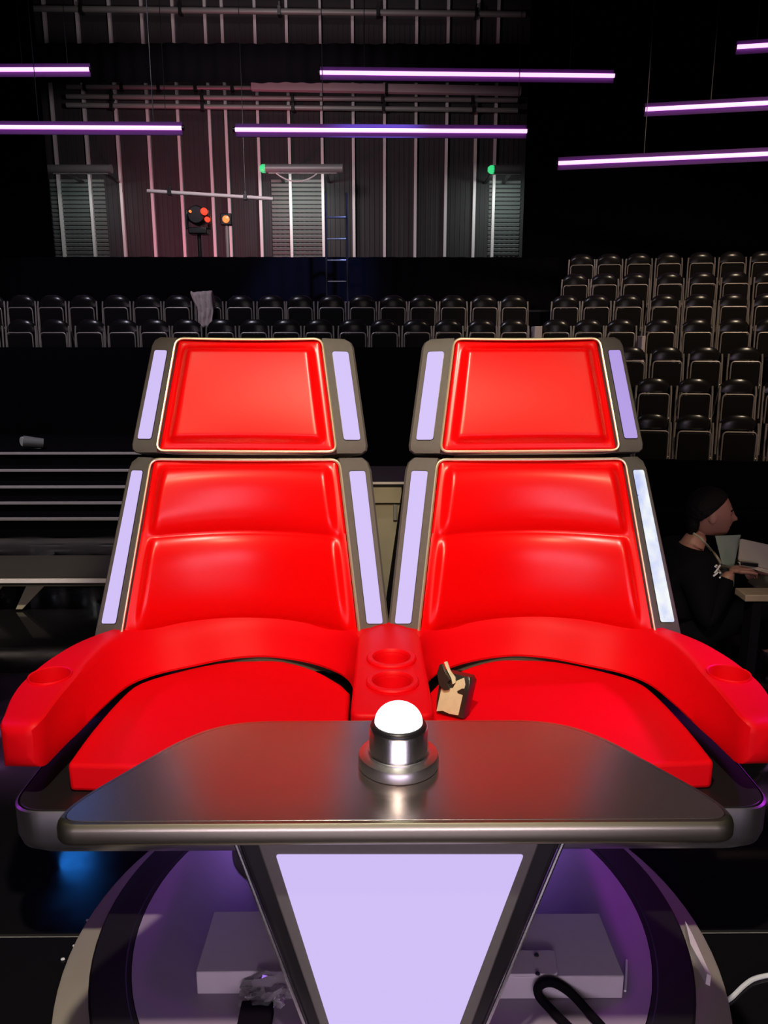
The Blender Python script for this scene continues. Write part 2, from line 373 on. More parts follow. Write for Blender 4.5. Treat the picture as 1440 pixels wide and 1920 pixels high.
# ================================================================== BACK WALL FITTINGS
def pipe_thing(name, p, q, r, label, m='pipe', clamps=(), cat='pipe', group=None, hang=False):
    p, q = Vector(p), Vector(q); t = thing(name, label, cat, (p + q) / 2, group)
    mk('pipe_tube', tube(bmesh.new(), [p, q], r, 10), M[m], t)
    for c in clamps:
        cc = p.lerp(q, c); bm = bmesh.new(); box(bm, cc, (0.07, 3 * r, 3 * r)); box(bm, cc + Vector((0, 0, 2.2 * r)), (0.04, r, 2 * r)); mk('clamp', bm, M['blacksatin'], t, bevel=0.005)
    if hang:
        for c in clamps:
            cc = p.lerp(q, c); mk('hanging_wire', tube(bmesh.new(), [cc, (cc.x, cc.y, ZC - 0.01)], 0.006, 5), M['blacksatin'], t)
    return t
YP = WY - 0.16
for (u0, v0, u1, v1, r, lab) in ((125, 163, 470, 165, 0.045, 'thin grey pipe across the battened wall, left of the pale duct'),
                               (125, 181, 970, 188, 0.05, 'grey pipe across the battened wall, middle of the three under the border drape'),
                               (125, 197, 972, 207, 0.05, 'grey pipe across the battened wall, lowest of the three under the border drape'),
                               (60, 16, 985, 27, 0.06, 'grey pipe across the top of the battened wall')):
    pipe_thing('wall_pipe', atY(u0, v0, YP), atY(u1, v1, YP), r, lab, clamps=(0.1, 0.3, 0.5, 0.7, 0.9))
a, b_ = atY(470, 162, YP - 0.12), atY(978, 171, YP - 0.12)
t = thing('ventilation_duct', 'long pale rectangular duct under the border drape on the battened wall', 'duct', (a + b_) / 2)
dv = (b_ - a) / 2
for k in range(2):
    m0 = a + dv * (k + 0.5); bm = bmesh.new(); box(bm, m0, (dv.length - 0.03, 0.16, 0.16), ry=-math.atan2(dv.z, dv.x)); mk('duct_section', bm, M['batten'], t, bevel=0.01)
bm = bmesh.new(); box(bm, a + dv, (0.06, 0.18, 0.18)); mk('duct_joint', bm, M['blacksatin'], t)
# tubular lamp housings
def lamp_housing(u0, u1, v, label, green, wire=False):
    Yh = 16.9; p, q = atY(u0, v, Yh), atY(u1, v, Yh); t = thing('tubular_lamp', label, 'lamp', (p + q) / 2, 'tubular lamps on the battened wall')
    r = 0.085
    mk('housing', tube(bmesh.new(), [p + Vector((0.1 if green else 0, 0, 0)), q], r, 14), M['duct'], t)
    e = bmesh.new(); tube(e, [q, q + Vector((0.04, 0, 0))], r * 1.05, 14); mk('end_cap', e, M['pipe'], t)
    e = bmesh.new(); tube(e, [p + Vector((0.12, 0, 0)), p + Vector((0.05, 0, 0)), p], r, 12, radii=[r * 1.02, r * 0.98, r * 0.55]); mk('end_cap', e, M['green'] if green else M['pipe'], t, label='glowing green end cap' if green else None)
    for f in (0.2, 0.8):
        c = p.lerp(q, f); bm = bmesh.new(); box(bm, (c.x, (c.y + WY) / 2 + 0.03, c.z), (0.06, WY - c.y - 0.1, 0.04)); mk('wall_bracket', bm, M['blacksatin'], t)
    bm = bmesh.new(); box(bm, ((p.x + q.x) / 2 + 0.05, p.y, p.z - r - 0.004), ((q - p).length * 0.85, 0.05, 0.012)); mk('diffuser', bm, M['lampglow'], t)
    if wire:
        w0, w1 = atY(518, 325, Yh - 0.1), atY(594, 326, Yh - 0.1); c = (w0 + w1) / 2; pts = []
        for k in range(17):
            f = k / 16; pts.append(w0.lerp(w1, f) - Vector((0, 0, 0.15 * (1 - (2 * f - 1) ** 2))))
        mk('hanging_wire', tube(bmesh.new(), pts, 0.014, 6), M['whitewire'], t, label='white wire sagging below the lamp')
    return p, q
M['lampglow'] = mat('lamp_diffuser', (0.4, 0.45, 0.42), 0.4)
for (u0, u1, v, lab, g, wr, pw) in ((86, 206, 317, 'grey tubular lamp on the battened wall with no green end', False, False, 9),
                                (487, 639, 316, 'grey tubular lamp with a green end and a sagging white wire', True, True, 28),
                                (915, 974, 318, 'short grey tubular lamp with a green end, nearest the tall drape', True, False, 18)):
    p, q = lamp_housing(u0, u1, v, lab, g, wr)
    cx_ = {86: 150, 487: 556, 915: 945}[u0]; c = atY(cx_, v, 17.1)
    area('tubular_lamp_light', (c.x, 17.25, c.z - 0.12), (c.x, 17.95, c.z - 1.5), pw, (0.85, 1.0, 0.93), 0.95 if u0 < 900 else 0.5, 0.08)
# tilted lighting bar with lamp clamps
pipe_thing('lighting_bar', atY(276, 358, 15.2), atY(512, 373, 15.2), 0.035, 'slightly tilted pale lighting bar above the red stage lamp', 'batten', (0.18, 0.78), cat='lighting bar', hang=True)
# red moving lamp on a stand
c = atY(372, 412, 14.9); t = thing('stage_lamp', 'black stage lamp with red glowing lenses on a tall stand', 'stage light', (c.x, c.y, 0))
bm = bmesh.new(); tube(bm, [(c.x, c.y, 0.02), (c.x, c.y, c.z - 0.25)], 0.035, 10)
mk('stand_pole', bm, M['blacksatin'], t)
for k in range(3):
    an = 2.1 * k + 0.4; bm = bmesh.new(); tube(bm, [(c.x, c.y, 0.4), (c.x + 0.22 * math.cos(an), c.y + 0.22 * math.sin(an), 0.02)], 0.018, 8); mk('leg', bm, M['blacksatin'], t)
bm = bmesh.new(); box(bm, c + Vector((0, 0, -0.2)), (0.34, 0.26, 0.12)); mk('lamp_base', bm, M['blacksatin'], t, bevel=0.02)
for s in (-1, 1):
    bm = bmesh.new(); box(bm, c + Vector((0.2 * s, 0, 0.0)), (0.05, 0.12, 0.34)); mk('yoke_arm', bm, M['blacksatin'], t, bevel=0.015)
bm = bmesh.new(); tube(bm, [c + Vector((-0.02, 0.22, 0.05)), c + Vector((0, 0.1, 0.06)), c + Vector((0.0, -0.16, 0.06)), c + Vector((0.0, -0.2, 0.06))], 0.16, 16, radii=[0.10, 0.17, 0.17, 0.14]); mk('lamp_head', bm, M['blacksatin'], t)
for (u, v, rr, mm) in ((382, 396, 0.06, 'redlamp'), (388, 411, 0.045, 'redlamp'), (356, 396, 0.022, 'amberlamp')):
    e = atY(u, v, 14.66); bm = bmesh.new(); tube(bm, [e + Vector((0, 0.06, 0)), e, e - Vector((0, 0.02, 0))], rr, 14, radii=[rr, rr, rr * 0.6]); mk('lens', bm, M[mm], t)
c = atY(425, 412, 15.6); t = thing('warning_lamp', 'small square amber lamp on a pole right of the red stage lamp', 'lamp', (c.x, c.y, 0))
bm = bmesh.new(); tube(bm, [(c.x, c.y, 0), (c.x, c.y, c.z - 0.1)], 0.04, 10); mk('pole', bm, M['pipe'], t)
bm = bmesh.new(); box(bm, c, (0.22, 0.14, 0.22)); mk('lamp_body', bm, M['blacksatin'], t, bevel=0.02)
bm = bmesh.new(); tube(bm, [c + Vector((0, -0.06, 0)), c + Vector((0, -0.09, 0)), c + Vector((0, -0.1, 0))], 0.08, 14, radii=[0.07, 0.065, 0.04]); mk('lens', bm, M['amberlamp'], t)
bm = bmesh.new(); box(bm, (c.x, c.y, 0.01), (0.4, 0.4, 0.02)); mk('base_plate', bm, M['blacksatin'], t)
# ladder
Yl = 13.3; a, b_ = atY(610, 362, Yl), atY(650, 362, Yl)
t = thing('ladder', 'dark ladder with blue-lit rungs leaning upright at the low black drape', 'ladder', ((a.x + b_.x) / 2, Yl, 0))
for s, xx in enumerate((a.x, b_.x)):
    bm = bmesh.new(); box(bm, (xx, Yl, a.z / 2), (0.035, 0.07, a.z)); mk('rail', bm, M['blacksatin'], t, bevel=0.006)
z = 0.3
while z < a.z - 0.05:
    bm = bmesh.new(); box(bm, ((a.x + b_.x) / 2, Yl, z), (b_.x - a.x - 0.03, 0.06, 0.025)); mk('rung', bm, M['steel'], t, bevel=0.006); z += 0.335

# ================================================================== LED TUBES
def led(u0, v0, u1, v1, label, Y0=11.5, Y1=None, cables=(0.15, 0.85)):
    p, q = atY(u0, v0, Y0), atY(u1, v1, Y1 or Y0); t = thing('led_tube', label, 'light tube', (p + q) / 2, 'violet light tubes hung over the audience')
    d = (q - p).normalized()
    mk('diffuser', tube(bmesh.new(), [p, q], 0.026, 10), M['tube'], t)
    up = Vector((0, 0, 0.045)); back = Vector((0, 0.05, 0))
    bm = bmesh.new(); n0 = d.cross(Vector((0, 1, 0)))
    A = [p + Vector((0, 0.03, -0.085)), p + Vector((0, 0.05, -0.085)), p + Vector((0, 0.05, 0.085)), p + Vector((0, 0.03, 0.085))]
    solid(bm, A, [x + (q - p) for x in A]); mk('halo_backing', bm, M['halo_board'], t, smooth=False)  # added board behind the tube, imitates its purple halo
    for e in (p - d * 0.03, q): mk('end_cap', tube(bmesh.new(), [e, e + d * 0.03], 0.034, 10), M['blacksatin'], t)
    for f in cables:
        c = p.lerp(q, f) + Vector((0, 0.045, 0.08)); mk('hanging_cable', tube(bmesh.new(), [c, Vector((c.x, c.y, ZC - 0.02))], 0.006, 5), M['blacksatin'], t)
led(-260, 131, 168, 130, 'violet light tube at upper left, the higher of two there', 11.9, cables=(0.7, 0.9))
led(-200, 237, 341, 240, 'violet light tube at left, lower and longer of the two there', cables=(0.5, 0.9))
led(600, 136, 1152, 142, 'violet light tube hung in front of the border drape', 11.9)
led(441, 243, 988, 246, 'violet light tube crossing the middle of the battened wall', cables=(0.3, 0.97))
led(1047, 306, 1600, 281, 'lowest violet light tube in front of the tall right drape', 11.5, 10.6, (0.31,))
led(1210, 205, 1700, 179, 'middle violet light tube in front of the tall right drape', 11.5, 10.6, (0.27,))
led(1382, 88, 1800, 62, 'topmost violet light tube in front of the tall right drape', 11.5, 10.6, (0.1,))
# blue wash lamp high up (seen only as a reflection in the floor)
fh = atZ(145, 1613, 0); dd = ray(145, 1613); dd.z = -dd.z; c = fh + dd * ((13.4 - fh.y) / dd.y); t = thing('blue_stage_lamp', 'blue stage lamp hung high, mirrored as a blue patch in the gloss floor', 'stage light', c)
bm = bmesh.new(); d = (fh - c).normalized(); tube(bm, [c - d * 0.5, c - d * 0.3, c], 0.3, 18, radii=[0.2, 0.32, 0.34]); mk('lamp_body', bm, M['blacksatin'], t)
bm = bmesh.new(); tube(bm, [c, c + d * 0.02], 0.32, 18); mk('lens', bm, M['bluelamp'], t)
bm = bmesh.new(); tube(bm, [c - d * 0.3, (c.x, c.y, ZC - 0.01)], 0.03, 8); mk('hanging_arm', bm, M['blacksatin'], t)

# ================================================================== AUDIENCE CHAIRS
def make_chair():
    t = thing('audience_chair', '', 'chair', (0, 0, 0))
    fb = bmesh.new()
    for s in (-1, 1):
        bm = bmesh.new(); tube(bm, [(0.214 * s, -0.02, 0.0), (0.214 * s, 0.0, 0.4), (0.212 * s, 0.03, 0.70), (0.207 * s, 0.04, 0.77)], 0.013, 8); mk('side_post', bm, M['post'], t, local=True)
        bm = bmesh.new(); tube(bm, [(0.198 * s, 0.0, 0.42), (0.198 * s, 0.2, 0.0)], 0.011, 6); mk('leg', bm, M['post'], t, local=True)
    # arched back cap
    bm = bmesh.new(); secs = []
    n = 14
    for i in range(n + 1):
        f = i / n; x = -0.195 + 0.39 * f; ff = 2 * f - 1
        top = 0.855 - 0.075 * abs(ff) ** 3.2; bot = 0.695 - 0.0 * ff; yb = 0.055 - 0.028 * (1 - ff * ff) + 0.03
        secs.append([Vector((x, yb - 0.018, bot)), Vector((x, yb - 0.024, (bot + top) / 2)), Vector((x, yb - 0.014, top - 0.012)), Vector((x, yb + 0.003, top)), Vector((x, yb + 0.018, top - 0.014)), Vector((x, yb + 0.012, bot))])
    loft(bm, secs); mk('backrest', bm, M['cap'], t, local=True, angle=50)
    # tipped-up seat and its tube rim
    bm = bmesh.new(); out = rounded([(-0.172, 0.36), (0.172, 0.36), (0.172, 0.665), (-0.172, 0.665)], 0.05, 4)
    solid(bm, [Vector((p.x, 0.0, p.y)) for p in out], [Vector((p.x, -0.03, p.y)) for p in out]); mk('seat', bm, M['seatpan'], t, local=True, bevel=0.008)
    bm = bmesh.new(); pts = [(-0.183, -0.02, 0.36)] + [(p.x, -0.02, p.y) for p in rounded([(-0.183, 0.36), (-0.183, 0.68), (0.183, 0.68), (0.183, 0.36)], [0, 0.05, 0.05, 0], 5)[1:-1]] + [(0.183, -0.02, 0.36)]
    tube(bm, pts, 0.0095, 8); mk('seat_rim', bm, M['post'], t, local=True)
    bm = bmesh.new(); tube(bm, [(-0.21, 0.0, 0.4), (0.21, 0.0, 0.4)], 0.010, 6); mk('crossbar', bm, M['post'], t, local=True)
    return t
ORD = ['first', 'second', 'third', 'fourth', 'fifth', 'sixth', 'seventh', 'eighth', 'ninth', 'tenth', 'eleventh', 'twelfth', 'thirteenth', 'fourteenth', 'fifteenth', 'sixteenth', 'seventeenth', 'eighteenth']
proto = make_chair()
for ch in proto.children: ch.data.transform(Matrix.Diagonal((.92, 1, 1, 1)))
used = [False]
def put_chair(p, rz, label, group):
    if not used[0]: r = proto; used[0] = True
    else:
        r = proto.copy(); COL.objects.link(r)
        for ch in proto.children:
            c = ch.copy(); COL.objects.link(c); c.parent = r
    r.location = p; r.rotation_euler = (0, 0, rz); r['label'] = label; r['group'] = group
BACK = [-18, 40, 97, 155, 218, 276, 333, 392, 450, 508, 563, 622, 680, 737, 793, 850, 909, 964]
FRONT = [-24, 38, 101, 168, 230, 290, 350, 414, 476, 537, 598, 662, 721, 782, 841, 904, 964]
for i, u in enumerate(BACK):
    x = atY(u, 590, 10.46 + ROWD).x
    put_chair(Vector((x, 10.46 + ROWD, tier_z(4))), 0, 'black chair, %s from the left end of the rear row behind the black parapet' % ORD[i], 'chairs in the rear row behind the parapet')
for i, u in enumerate(FRONT):
    x = atY(u, 630, 10.46).x
    put_chair(Vector((x, 10.46, tier_z(3))), 0, 'black chair, %s from the left end of the row right behind the black parapet' % ORD[i], 'chairs in the front row behind the parapet')
RIGHT = {6: [1090, 1142, 1197, 1253, 1314, 1372, 1431], 5: [1078, 1133, 1191, 1255, 1317, 1378, 1440], 4: [1060, 1118, 1178, 1246, 1310, 1375, 1440],
         3: [1042, 1103, 1164, 1238, 1307, 1377, 1446], 2: [1181, 1250, 1322, 1397], 1: [1225, 1302, 1383, 1466], 0: [1222, 1301, 1386, 1474]}
RN = {6: 'top', 5: 'second', 4: 'third', 3: 'fourth', 2: 'fifth', 1: 'sixth', 0: 'lowest'}
for k, us in RIGHT.items():
    v = {6: 515, 5: 550, 4: 590, 3: 635, 2: 690, 1: 750, 0: 815}[k]
    for i, u in enumerate(us):
        put_chair(right_line(k, u, v), ANG, 'black chair, %s from the aisle in the %s row of the raked right block' % (ORD[i], RN[k]), 'chairs in the raked block at right')
# pale aisle steps
for (u, v, k, wd, lab) in ((1006, 622, 3, 0.10, 'small pale aisle step between the parapet rows and the raked block'), (1201, 640, 3, 0.05, 'narrow pale aisle riser in the raked block')):
    p = right_line(k, u, v); p.z = tier_z(k); tz = atP(u, v - 10, p, Vector((0, 1, 0))).z
    bm = bmesh.new(); box(bm, (p.x, p.y, p.z + (tz - p.z) / 2), (wd, 0.25, tz - p.z)); tag(mk('aisle_step', bm, M['cloth'], loc=p, bevel=0.01), lab, 'step')
# garment over the rear row
gx, gy = atY(386, 585, 11.12).x, 11.12
bm = bmesh.new(); n, m_ = 12, 22; rows = []
for j in range(m_ + 1):
    f = j / m_
    if f < 0.2: yy = 11.30 - f / 0.2 * 0.2; zz = tier_z(4) + 0.70 + 0.20 * math.sin(f / 0.2 * math.pi / 2)
    else: yy = 11.08 - 0.03 * (f - 0.2); zz = tier_z(4) + 0.885 - (f - 0.2) / 0.8 * 0.47
    wd = 0.29 - 0.10 * smooth01((f - 0.1) / 0.8)
    row = []
    for i in range(n + 1):
        g = i / n - 0.5; x = gx - 0.03 + 0.05 * f + g * wd + 0.01 * math.sin(9 * f + 3)
        row.append(bm.verts.new((x, yy - 0.05 * abs(math.sin(g * 10 + 3.0 * f)) - 0.02, zz + 0.03 * g * (1 - f) - 0.03 * abs(g) * f + (0.02 if i == 0 else 0))))
    rows.append(row)
for a, b_ in zip(rows, rows[1:]):
    for i in range(n): bm.faces.new((a[i], a[i + 1], b_[i + 1], b_[i]))
g = mk('jacket', bm, M['cloth'], loc=(gx, gy, tier_z(4)), angle=80); s = g.modifiers.new('thick', 'SOLIDIFY'); s.thickness = 0.012
tag(g, 'pale pink jacket draped over the back of a rear row chair', 'jacket')

# ================================================================== LEFT STAIRS, DECK, LAMP
t0 = thing('stage_steps', 'wide black steps with pale nosings left of the twin chair', 'steps', (-3.6, 7.4, 0))
ysn = [8.0, 7.7, 7.4, 7.1, 6.8]
for y_, v in zip(ysn, (848, 880, 911, 941, 971)):
    p = atY(100, v, y_)
    x0, x1 = -6.5, -0.55
    bm = bmesh.new(); box(bm, ((x0 + x1) / 2, y_ + 0.155, p.z / 2 - 0.002), (x1 - x0, 0.295 if y_ < 7.9 else 1.6, p.z - 0.004))
    if y_ > 7.9: bmesh.ops.translate(bm, verts=bm.verts, vec=(0, 0.65, 0))
    mk('step', bm, M['black'], t0, smooth=False)
    bm = bmesh.new(); box(bm, ((x0 + x1) / 2, y_ + 0.004, p.z - 0.011), (x1 - x0, 0.03, 0.022)); mk('nosing', bm, M['nosing'], t0, smooth=False)
c = atY(66, 836, 8.3); zt = atY(100, 848, 8.0).z
t = thing('floor_lamp_fixture', 'small grey stage lamp lying on the top step at left', 'stage light', (c.x, 8.3, zt))
bm = bmesh.new(); tube(bm, [(c.x - 0.08, 8.2, zt + 0.09), (c.x + 0.10, 8.28, zt + 0.06)], 0.055, 12, radii=[0.062, 0.05]); mk('lamp_head', bm, M['duct'], t)
bm = bmesh.new(); tube(bm, [(c.x - 0.088, 8.19, zt + 0.09), (c.x - 0.08, 8.2, zt + 0.09)], 0.05, 12); mk('lens', bm, M['white'], t)
bm = bmesh.new(); box(bm, (c.x + 0.02, 8.26, zt + 0.008), (0.16, 0.10, 0.016)); box(bm, (c.x + 0.02, 8.26, zt + 0.03), (0.03, 0.03, 0.06)); mk('bracket', bm, M['blacksatin'], t, bevel=0.004)
# low deck with a bright lip
Yd = 4.5; pz = atY(100, 1083, Yd).z
t = thing('stage_deck', 'low dark stage deck with a bright front lip left of the twin chair', 'platform', (-3.0, 5.2, 0))
bm = bmesh.new(); box(bm, (-3.25, Yd + 0.26, pz - 0.03), (4.6, 0.52, 0.05)); mk('deck_top', bm, M['decktop'], t, smooth=False)
bm = bmesh.new(); box(bm, (-3.25, Yd - 0.006, pz - 0.018), (4.6, 0.014, 0.024)); mk('lip', bm, M['nosing'], t, smooth=False)
for u in (-30, 48):
    p = atY(u, 1090, Yd + 0.1); bm = bmesh.new()
    for pts in ([p + Vector((0.12, 0.02, -0.02)), p + Vector((-0.05, 0.02, -0.19)), p + Vector((-0.09, 0.02, -0.19)), p + Vector((0.0, 0.02, -0.02))],):
        solid(bm, pts, [q + Vector((0, 0.03, 0)) for q in pts])
    mk('bracket', bm, M['cream'], t, smooth=False)
for xx in (-5.4, -4.0, -2.4, -1.1):
    bm = bmesh.new(); box(bm, (xx, Yd + 0.4, (pz - 0.055) / 2), (0.06, 0.06, pz - 0.055)); mk('leg', bm, M['black'], t, smooth=False)

# cream cabinet behind the chairs
Yc = 4.2; tz = atY(720, 913, Yc).z; xr = atY(753, 913, Yc).x
t = thing('cream_cabinet', 'cream cabinet with a dark top, seen between the two chair backs', 'cabinet', (-0.25, Yc + 0.25, 0))
bz = atY(720, 945, Yc).z
bm = bmesh.new(); box(bm, ((xr - 0.6) / 2, Yc + 0.27, bz / 2), (xr + 0.6, 0.5, bz)); mk('body', bm, M['cream'], t, bevel=0.004)
bm = bmesh.new(); box(bm, ((xr - 0.6) / 2, Yc + 0.255, (tz + bz) / 2 + 0.003), (xr + 0.6, 0.53, tz - bz - 0.006)); mk('top_panel', bm, M['cream'], t, bevel=0.004)
bm = bmesh.new(); hx = atY(741, 960, Yc).x; box(bm, (hx, Yc + 0.01, atY(741, 961, Yc).z), (0.022, 0.03, 0.09)); mk('latch', bm, M['duct'], t, bevel=0.004)
z2 = atY(720, 903, Yc).z
bm = bmesh.new(); box(bm, (-0.18, Yc + 0.27, (tz + z2) / 2), (0.95, 0.56, z2 - tz - 0.001)); mk('worktop', bm, M['blacksatin'], t, smooth=False)
bm = bmesh.new(); box(bm, (-0.18, Yc - 0.012, z2 - 0.006), (0.95, 0.008, 0.012)); mk('worktop_lip', bm, M['nosing'], t, smooth=False)
# leaning black board in front
q = [atY(755, 912, 4.05), atY(790, 912, 4.05), atY(742, 1215, 3.85), atY(708, 1215, 3.85)]
bm = bmesh.new(); q[2].z = q[3].z = 0.0; solid(bm, q, [p + Vector((0, 0.025, 0)) for p in q])
tag(mk('leaning_board', bm, M['black'], loc=(0.05, 3.9, 0), smooth=False), 'black board leaning against the right side of the cream cabinet', 'board')

# ================================================================== TURNTABLE
TC = Vector((0, 1.85, 0)); ZD = 0.10
t = thing('turntable', 'round turntable with a black rim and mauve top under the twin chair', 'turntable', TC)
bm = bmesh.new(); lathe(bm, [(0, 0), (0.875, 0), (0.88, 0.005), (0.88, 0.018), (0.872, 0.022), (0, 0.022)], TC, 96); mk('plinth', bm, M['beige'], t)
bm = bmesh.new(); lathe(bm, [(0.69, 0.023), (0.785, 0.023), (0.79, 0.03), (0.79, ZD - 0.006), (0.784, ZD), (0.703, ZD), (0.70, ZD - 0.004), (0.69, ZD - 0.004), (0.69, 0.023)], TC, 96); mk('rim', bm, M['rim'], t)
bm = bmesh.new(); lathe(bm, [(0, 0.0225), (0.688, 0.0225), (0.688, ZD - 0.004), (0, ZD - 0.004)], TC, 96); mk('disc', bm, M['disc'], t)

# ================================================================== TWIN CHAIR
TW = thing('twin_chair', 'red upholstered twin chair with two tall backs and lilac light panels', 'chair', (0, 2.2, ZD))
ZA, ZS, ZT = 0.745, 0.60, 0.515            # arm top, seat top, tray top
# --- arm shell (left half, then mirrored)
def SEAM(x): q_ = (x + .857) / .763; return 2.337 + .17 * (1 - (2 * q_ - 1) ** 2)
ST = [  # inner bottom x,y | inner top x,y,z | outer top x,y,z | outer bottom
    ((-.862, 1.78), (-.868, 1.775, ZA - .004), (-.985, 1.80, ZA - .012)),
    ((-.852, 1.88), (-.873, 1.88, ZA), (-1.010, 1.90, ZA - .006)),
    ((-.842, 1.95), (-.876, 1.97, ZA), (-1.018, 2.00, ZA - .004)),
    ((-.825, 2.10), (-.880, 2.12, ZA), (-1.000, 2.14, ZA)),
    ((-.797, 2.22), (-.868, 2.25, ZA), (-.950, 2.29, ZA)),
    ((-.735, 2.30), (-.795, SEAM(-.795), ZA), (-.810, SEAM(-.795) + .09, ZA)),
    ((-.650, 2.36), (-.680, SEAM(-.680), ZA + .003), (-.690, SEAM(-.680) + .09, ZA)),
    ((-.540, 2.42), (-.560, SEAM(-.560), ZA + .005), (-.565, SEAM(-.560) + .09, ZA)),
    ((-.420, 2.44), (-.430, SEAM(-.430), ZA + .005), (-.430, SEAM(-.430) + .09, ZA)),
    ((-.290, 2.40), (-.285, SEAM(-.285), ZA + .004), (-.280, SEAM(-.285) + .09, ZA)),
    ((-.195, 2.33), (-.175, SEAM(-.175), ZA + .002), (-.160, SEAM(-.175) + .09, ZA)),
    ((-.135, 2.26), (-.112, 2.31, ZA), (-.050, 2.40, ZA)),
    ((-.112, 2.15), (-.090, 2.17, ZA - .002), (-.030, 2.22, ZA - .002)),
]
def shell_half(sgn):
    B = spline([(a[0] + (-.012 if i_ < 6 else .006 if i_ > 9 else 0), a[1] + (.014 if 3 < i_ < 11 else 0), ZS + .004) for i_, (a, b, c) in enumerate(ST)], 6); T = spline([b for a, b, c in ST], 6); O = spline([c for a, b, c in ST], 6)
    secs = []
    for b, tt, o in zip(B, T, O):
        inw = (o - tt); L = inw.length; iu = inw / L; r = min(.022, L * .3); ob = Vector((o.x, o.y, ZS - .005))
        dn = (b - tt); du = dn.normalized(); r = r + .026 * max(0, min(1, (tt.y - 2.28) / .12))
        secs.append([b + (ob - b) * .02, b + Vector((0, 0, .008)), b.lerp(tt, .45), tt + du * r * 1.3, tt + du * r * .35 + iu * r * .12, tt + iu * r * .45 - Vector((0, 0, r * .06)), tt + iu * r * 1.3,
                     tt + iu * L * .5, o - iu * r * 1.2, o - iu * r * .3 - Vector((0, 0, r * .1)), o - Vector((0, 0, r * .5)), o - Vector((0, 0, r * 1.4)), ob.lerp(o, .35), ob + Vector((.01, 0, .0)) if False else ob])
    # rounded front end
    s0 = secs[0]; cen = sum(s0, Vector()) / len(s0); front = []
    for f, dy in ((.45, .052), (.72, .045), (.88, .032), (.96, .016)):
        front.append([cen + Vector(((p.x - cen.x) * f, (p.y - cen.y) * f - dy, (p.z - cen.z) * f)) for p in s0])
    secs = front + secs
    if sgn > 0: secs = [[Vector((-p.x, p.y, p.z)) for p in s] for s in secs]
    bm = bmesh.new(); loft(bm, secs); return bm
for sgn in (-1, 1):
    o = mk('arm_shell', shell_half(sgn), M['redmatte'], TW, angle=60)
    cc = Vector((.948 * sgn, 2.0, 0))
    cb = bmesh.new(); lathe(cb, [(0, ZA - .085), (.052, ZA - .085), (.056, ZA + .05), (0, ZA + .05)], cc, 36); cut(o, cb)
    bm = bmesh.new(); c0 = Vector((.948 * sgn, 2.0, 0)); lathe(bm, [(.0575, ZA - .008), (.0595, ZA + .001), (.058, ZA + .004), (.054, ZA + .002), (.0525, ZA - .006), (.0505, ZA - .082), (.0, ZA - .0825)], c0, 40); mk('cup_holder', bm, M['redmatte'], TW)
# --- centre console
bm = bmesh.new(); pl = rounded([(-.105, 1.76), (.105, 1.76), (.1, 2.30), (.03, 2.42), (-.03, 2.42), (-.1, 2.30)], [.03, .03, .04, .03, .03, .04], 4)
prism(bm, pl, ZS - .08, ZA + .002); con = mk('console', bm, M['redmatte'], TW, bevel=.012, seg=3); bpy.context.view_layer.update(); baked(con)
for cy in (1.945, 2.105):
    cb = bmesh.new(); cc = Vector((0.004, cy, 0)); lathe(cb, [(0, ZA - .08), (.050, ZA - .08), (.053, ZA + .03), (0, ZA + .03)], cc, 36); cut(con, cb)
    bm = bmesh.new(); lathe(bm, [(.073, ZA + .001), (.073, ZA + .007), (.069, ZA + .011), (.057, ZA + .011), (.053, ZA + .007), (.051, ZA - .01), (.0485, ZA - .077), (0, ZA - .0775)], (0.004, cy, 0), 44); mk('cup_holder', bm, M['redmatte'], TW)
# --- seats
SEAT = [atZ(125, 1430, ZS), atZ(172, 1366, ZS), atZ(225, 1306, ZS), atZ(262, 1278, ZS), atZ(330, 1257, ZS), atZ(410, 1240, ZS), atZ(470, 1236, ZS), atZ(530, 1237, ZS), atZ(592, 1254, ZS), atZ(641, 1281, ZS)]
SEAT = [Vector((p.x, p.y)) for p in spline([Vector((p.x, p.y, 0)) for p in SEAT], 3)]
SEAT += [Vector((-.122, 2.2)), Vector((-.122, 1.80)), Vector((-.5, 1.775))]
for sgn in (-1, 1):
    bm = bmesh.new(); pl = [(p.x * -sgn, p.y) for p in SEAT]; prism(bm, pl, ZT + .002, ZS - .004); mk('seat', bm, M['redmatte'], TW, bevel=.012, seg=3, angle=50)
# --- tray
bm = bmesh.new(); pl = rounded([(-.955, 1.715), (.955, 1.715), (.96, 2.35), (.80, 2.68), (-.80, 2.68), (-.96, 2.35)], [.09, .09, .1, .2, .2, .1], 8)
prism(bm, pl, ZT - .03, ZT); mk('tray_top', bm, M['blacksatin'], TW, bevel=.003)
bm = bmesh.new()
outl = [Vector((p.x, p.y, 0)) for p in pl]; cen = Vector((0, 2.2, 0))
def off(f, z): return [Vector((cen.x + (p.x - cen.x) * f, cen.y + (p.y - cen.y) * f, z)) for p in outl]
loft(bm, [off(1.004, ZT - .002), off(1.010, ZT - .006), off(1.010, ZT - .085), off(1.002, ZT - .11), off(.975, ZT - .125), off(.93, ZT - .125), off(.93, ZT - .032), off(.985, ZT - .032)], cap=False)
mk('tray_band', bm, M['steel'], TW, label='brushed steel band around the seat tray')
# base column
bm = bmesh.new(); secs = []
for z, rx, ry in ((ZD + .0005, .50, .34), (ZD + .02, .47, .315), (ZD + .08, .44, .29), (.25, .43, .28), (ZT - .031, .45, .30)):
    secs.append([Vector((rx * math.copysign(abs(math.cos(a)) ** .6, math.cos(a)), 2.26 + ry * math.copysign(abs(math.sin(a)) ** .6, math.sin(a)), z)) for a in [2 * math.pi * k / 48 for k in range(48)]])
loft(bm, secs); mk('base_column', bm, M['frame'], TW, angle=60)

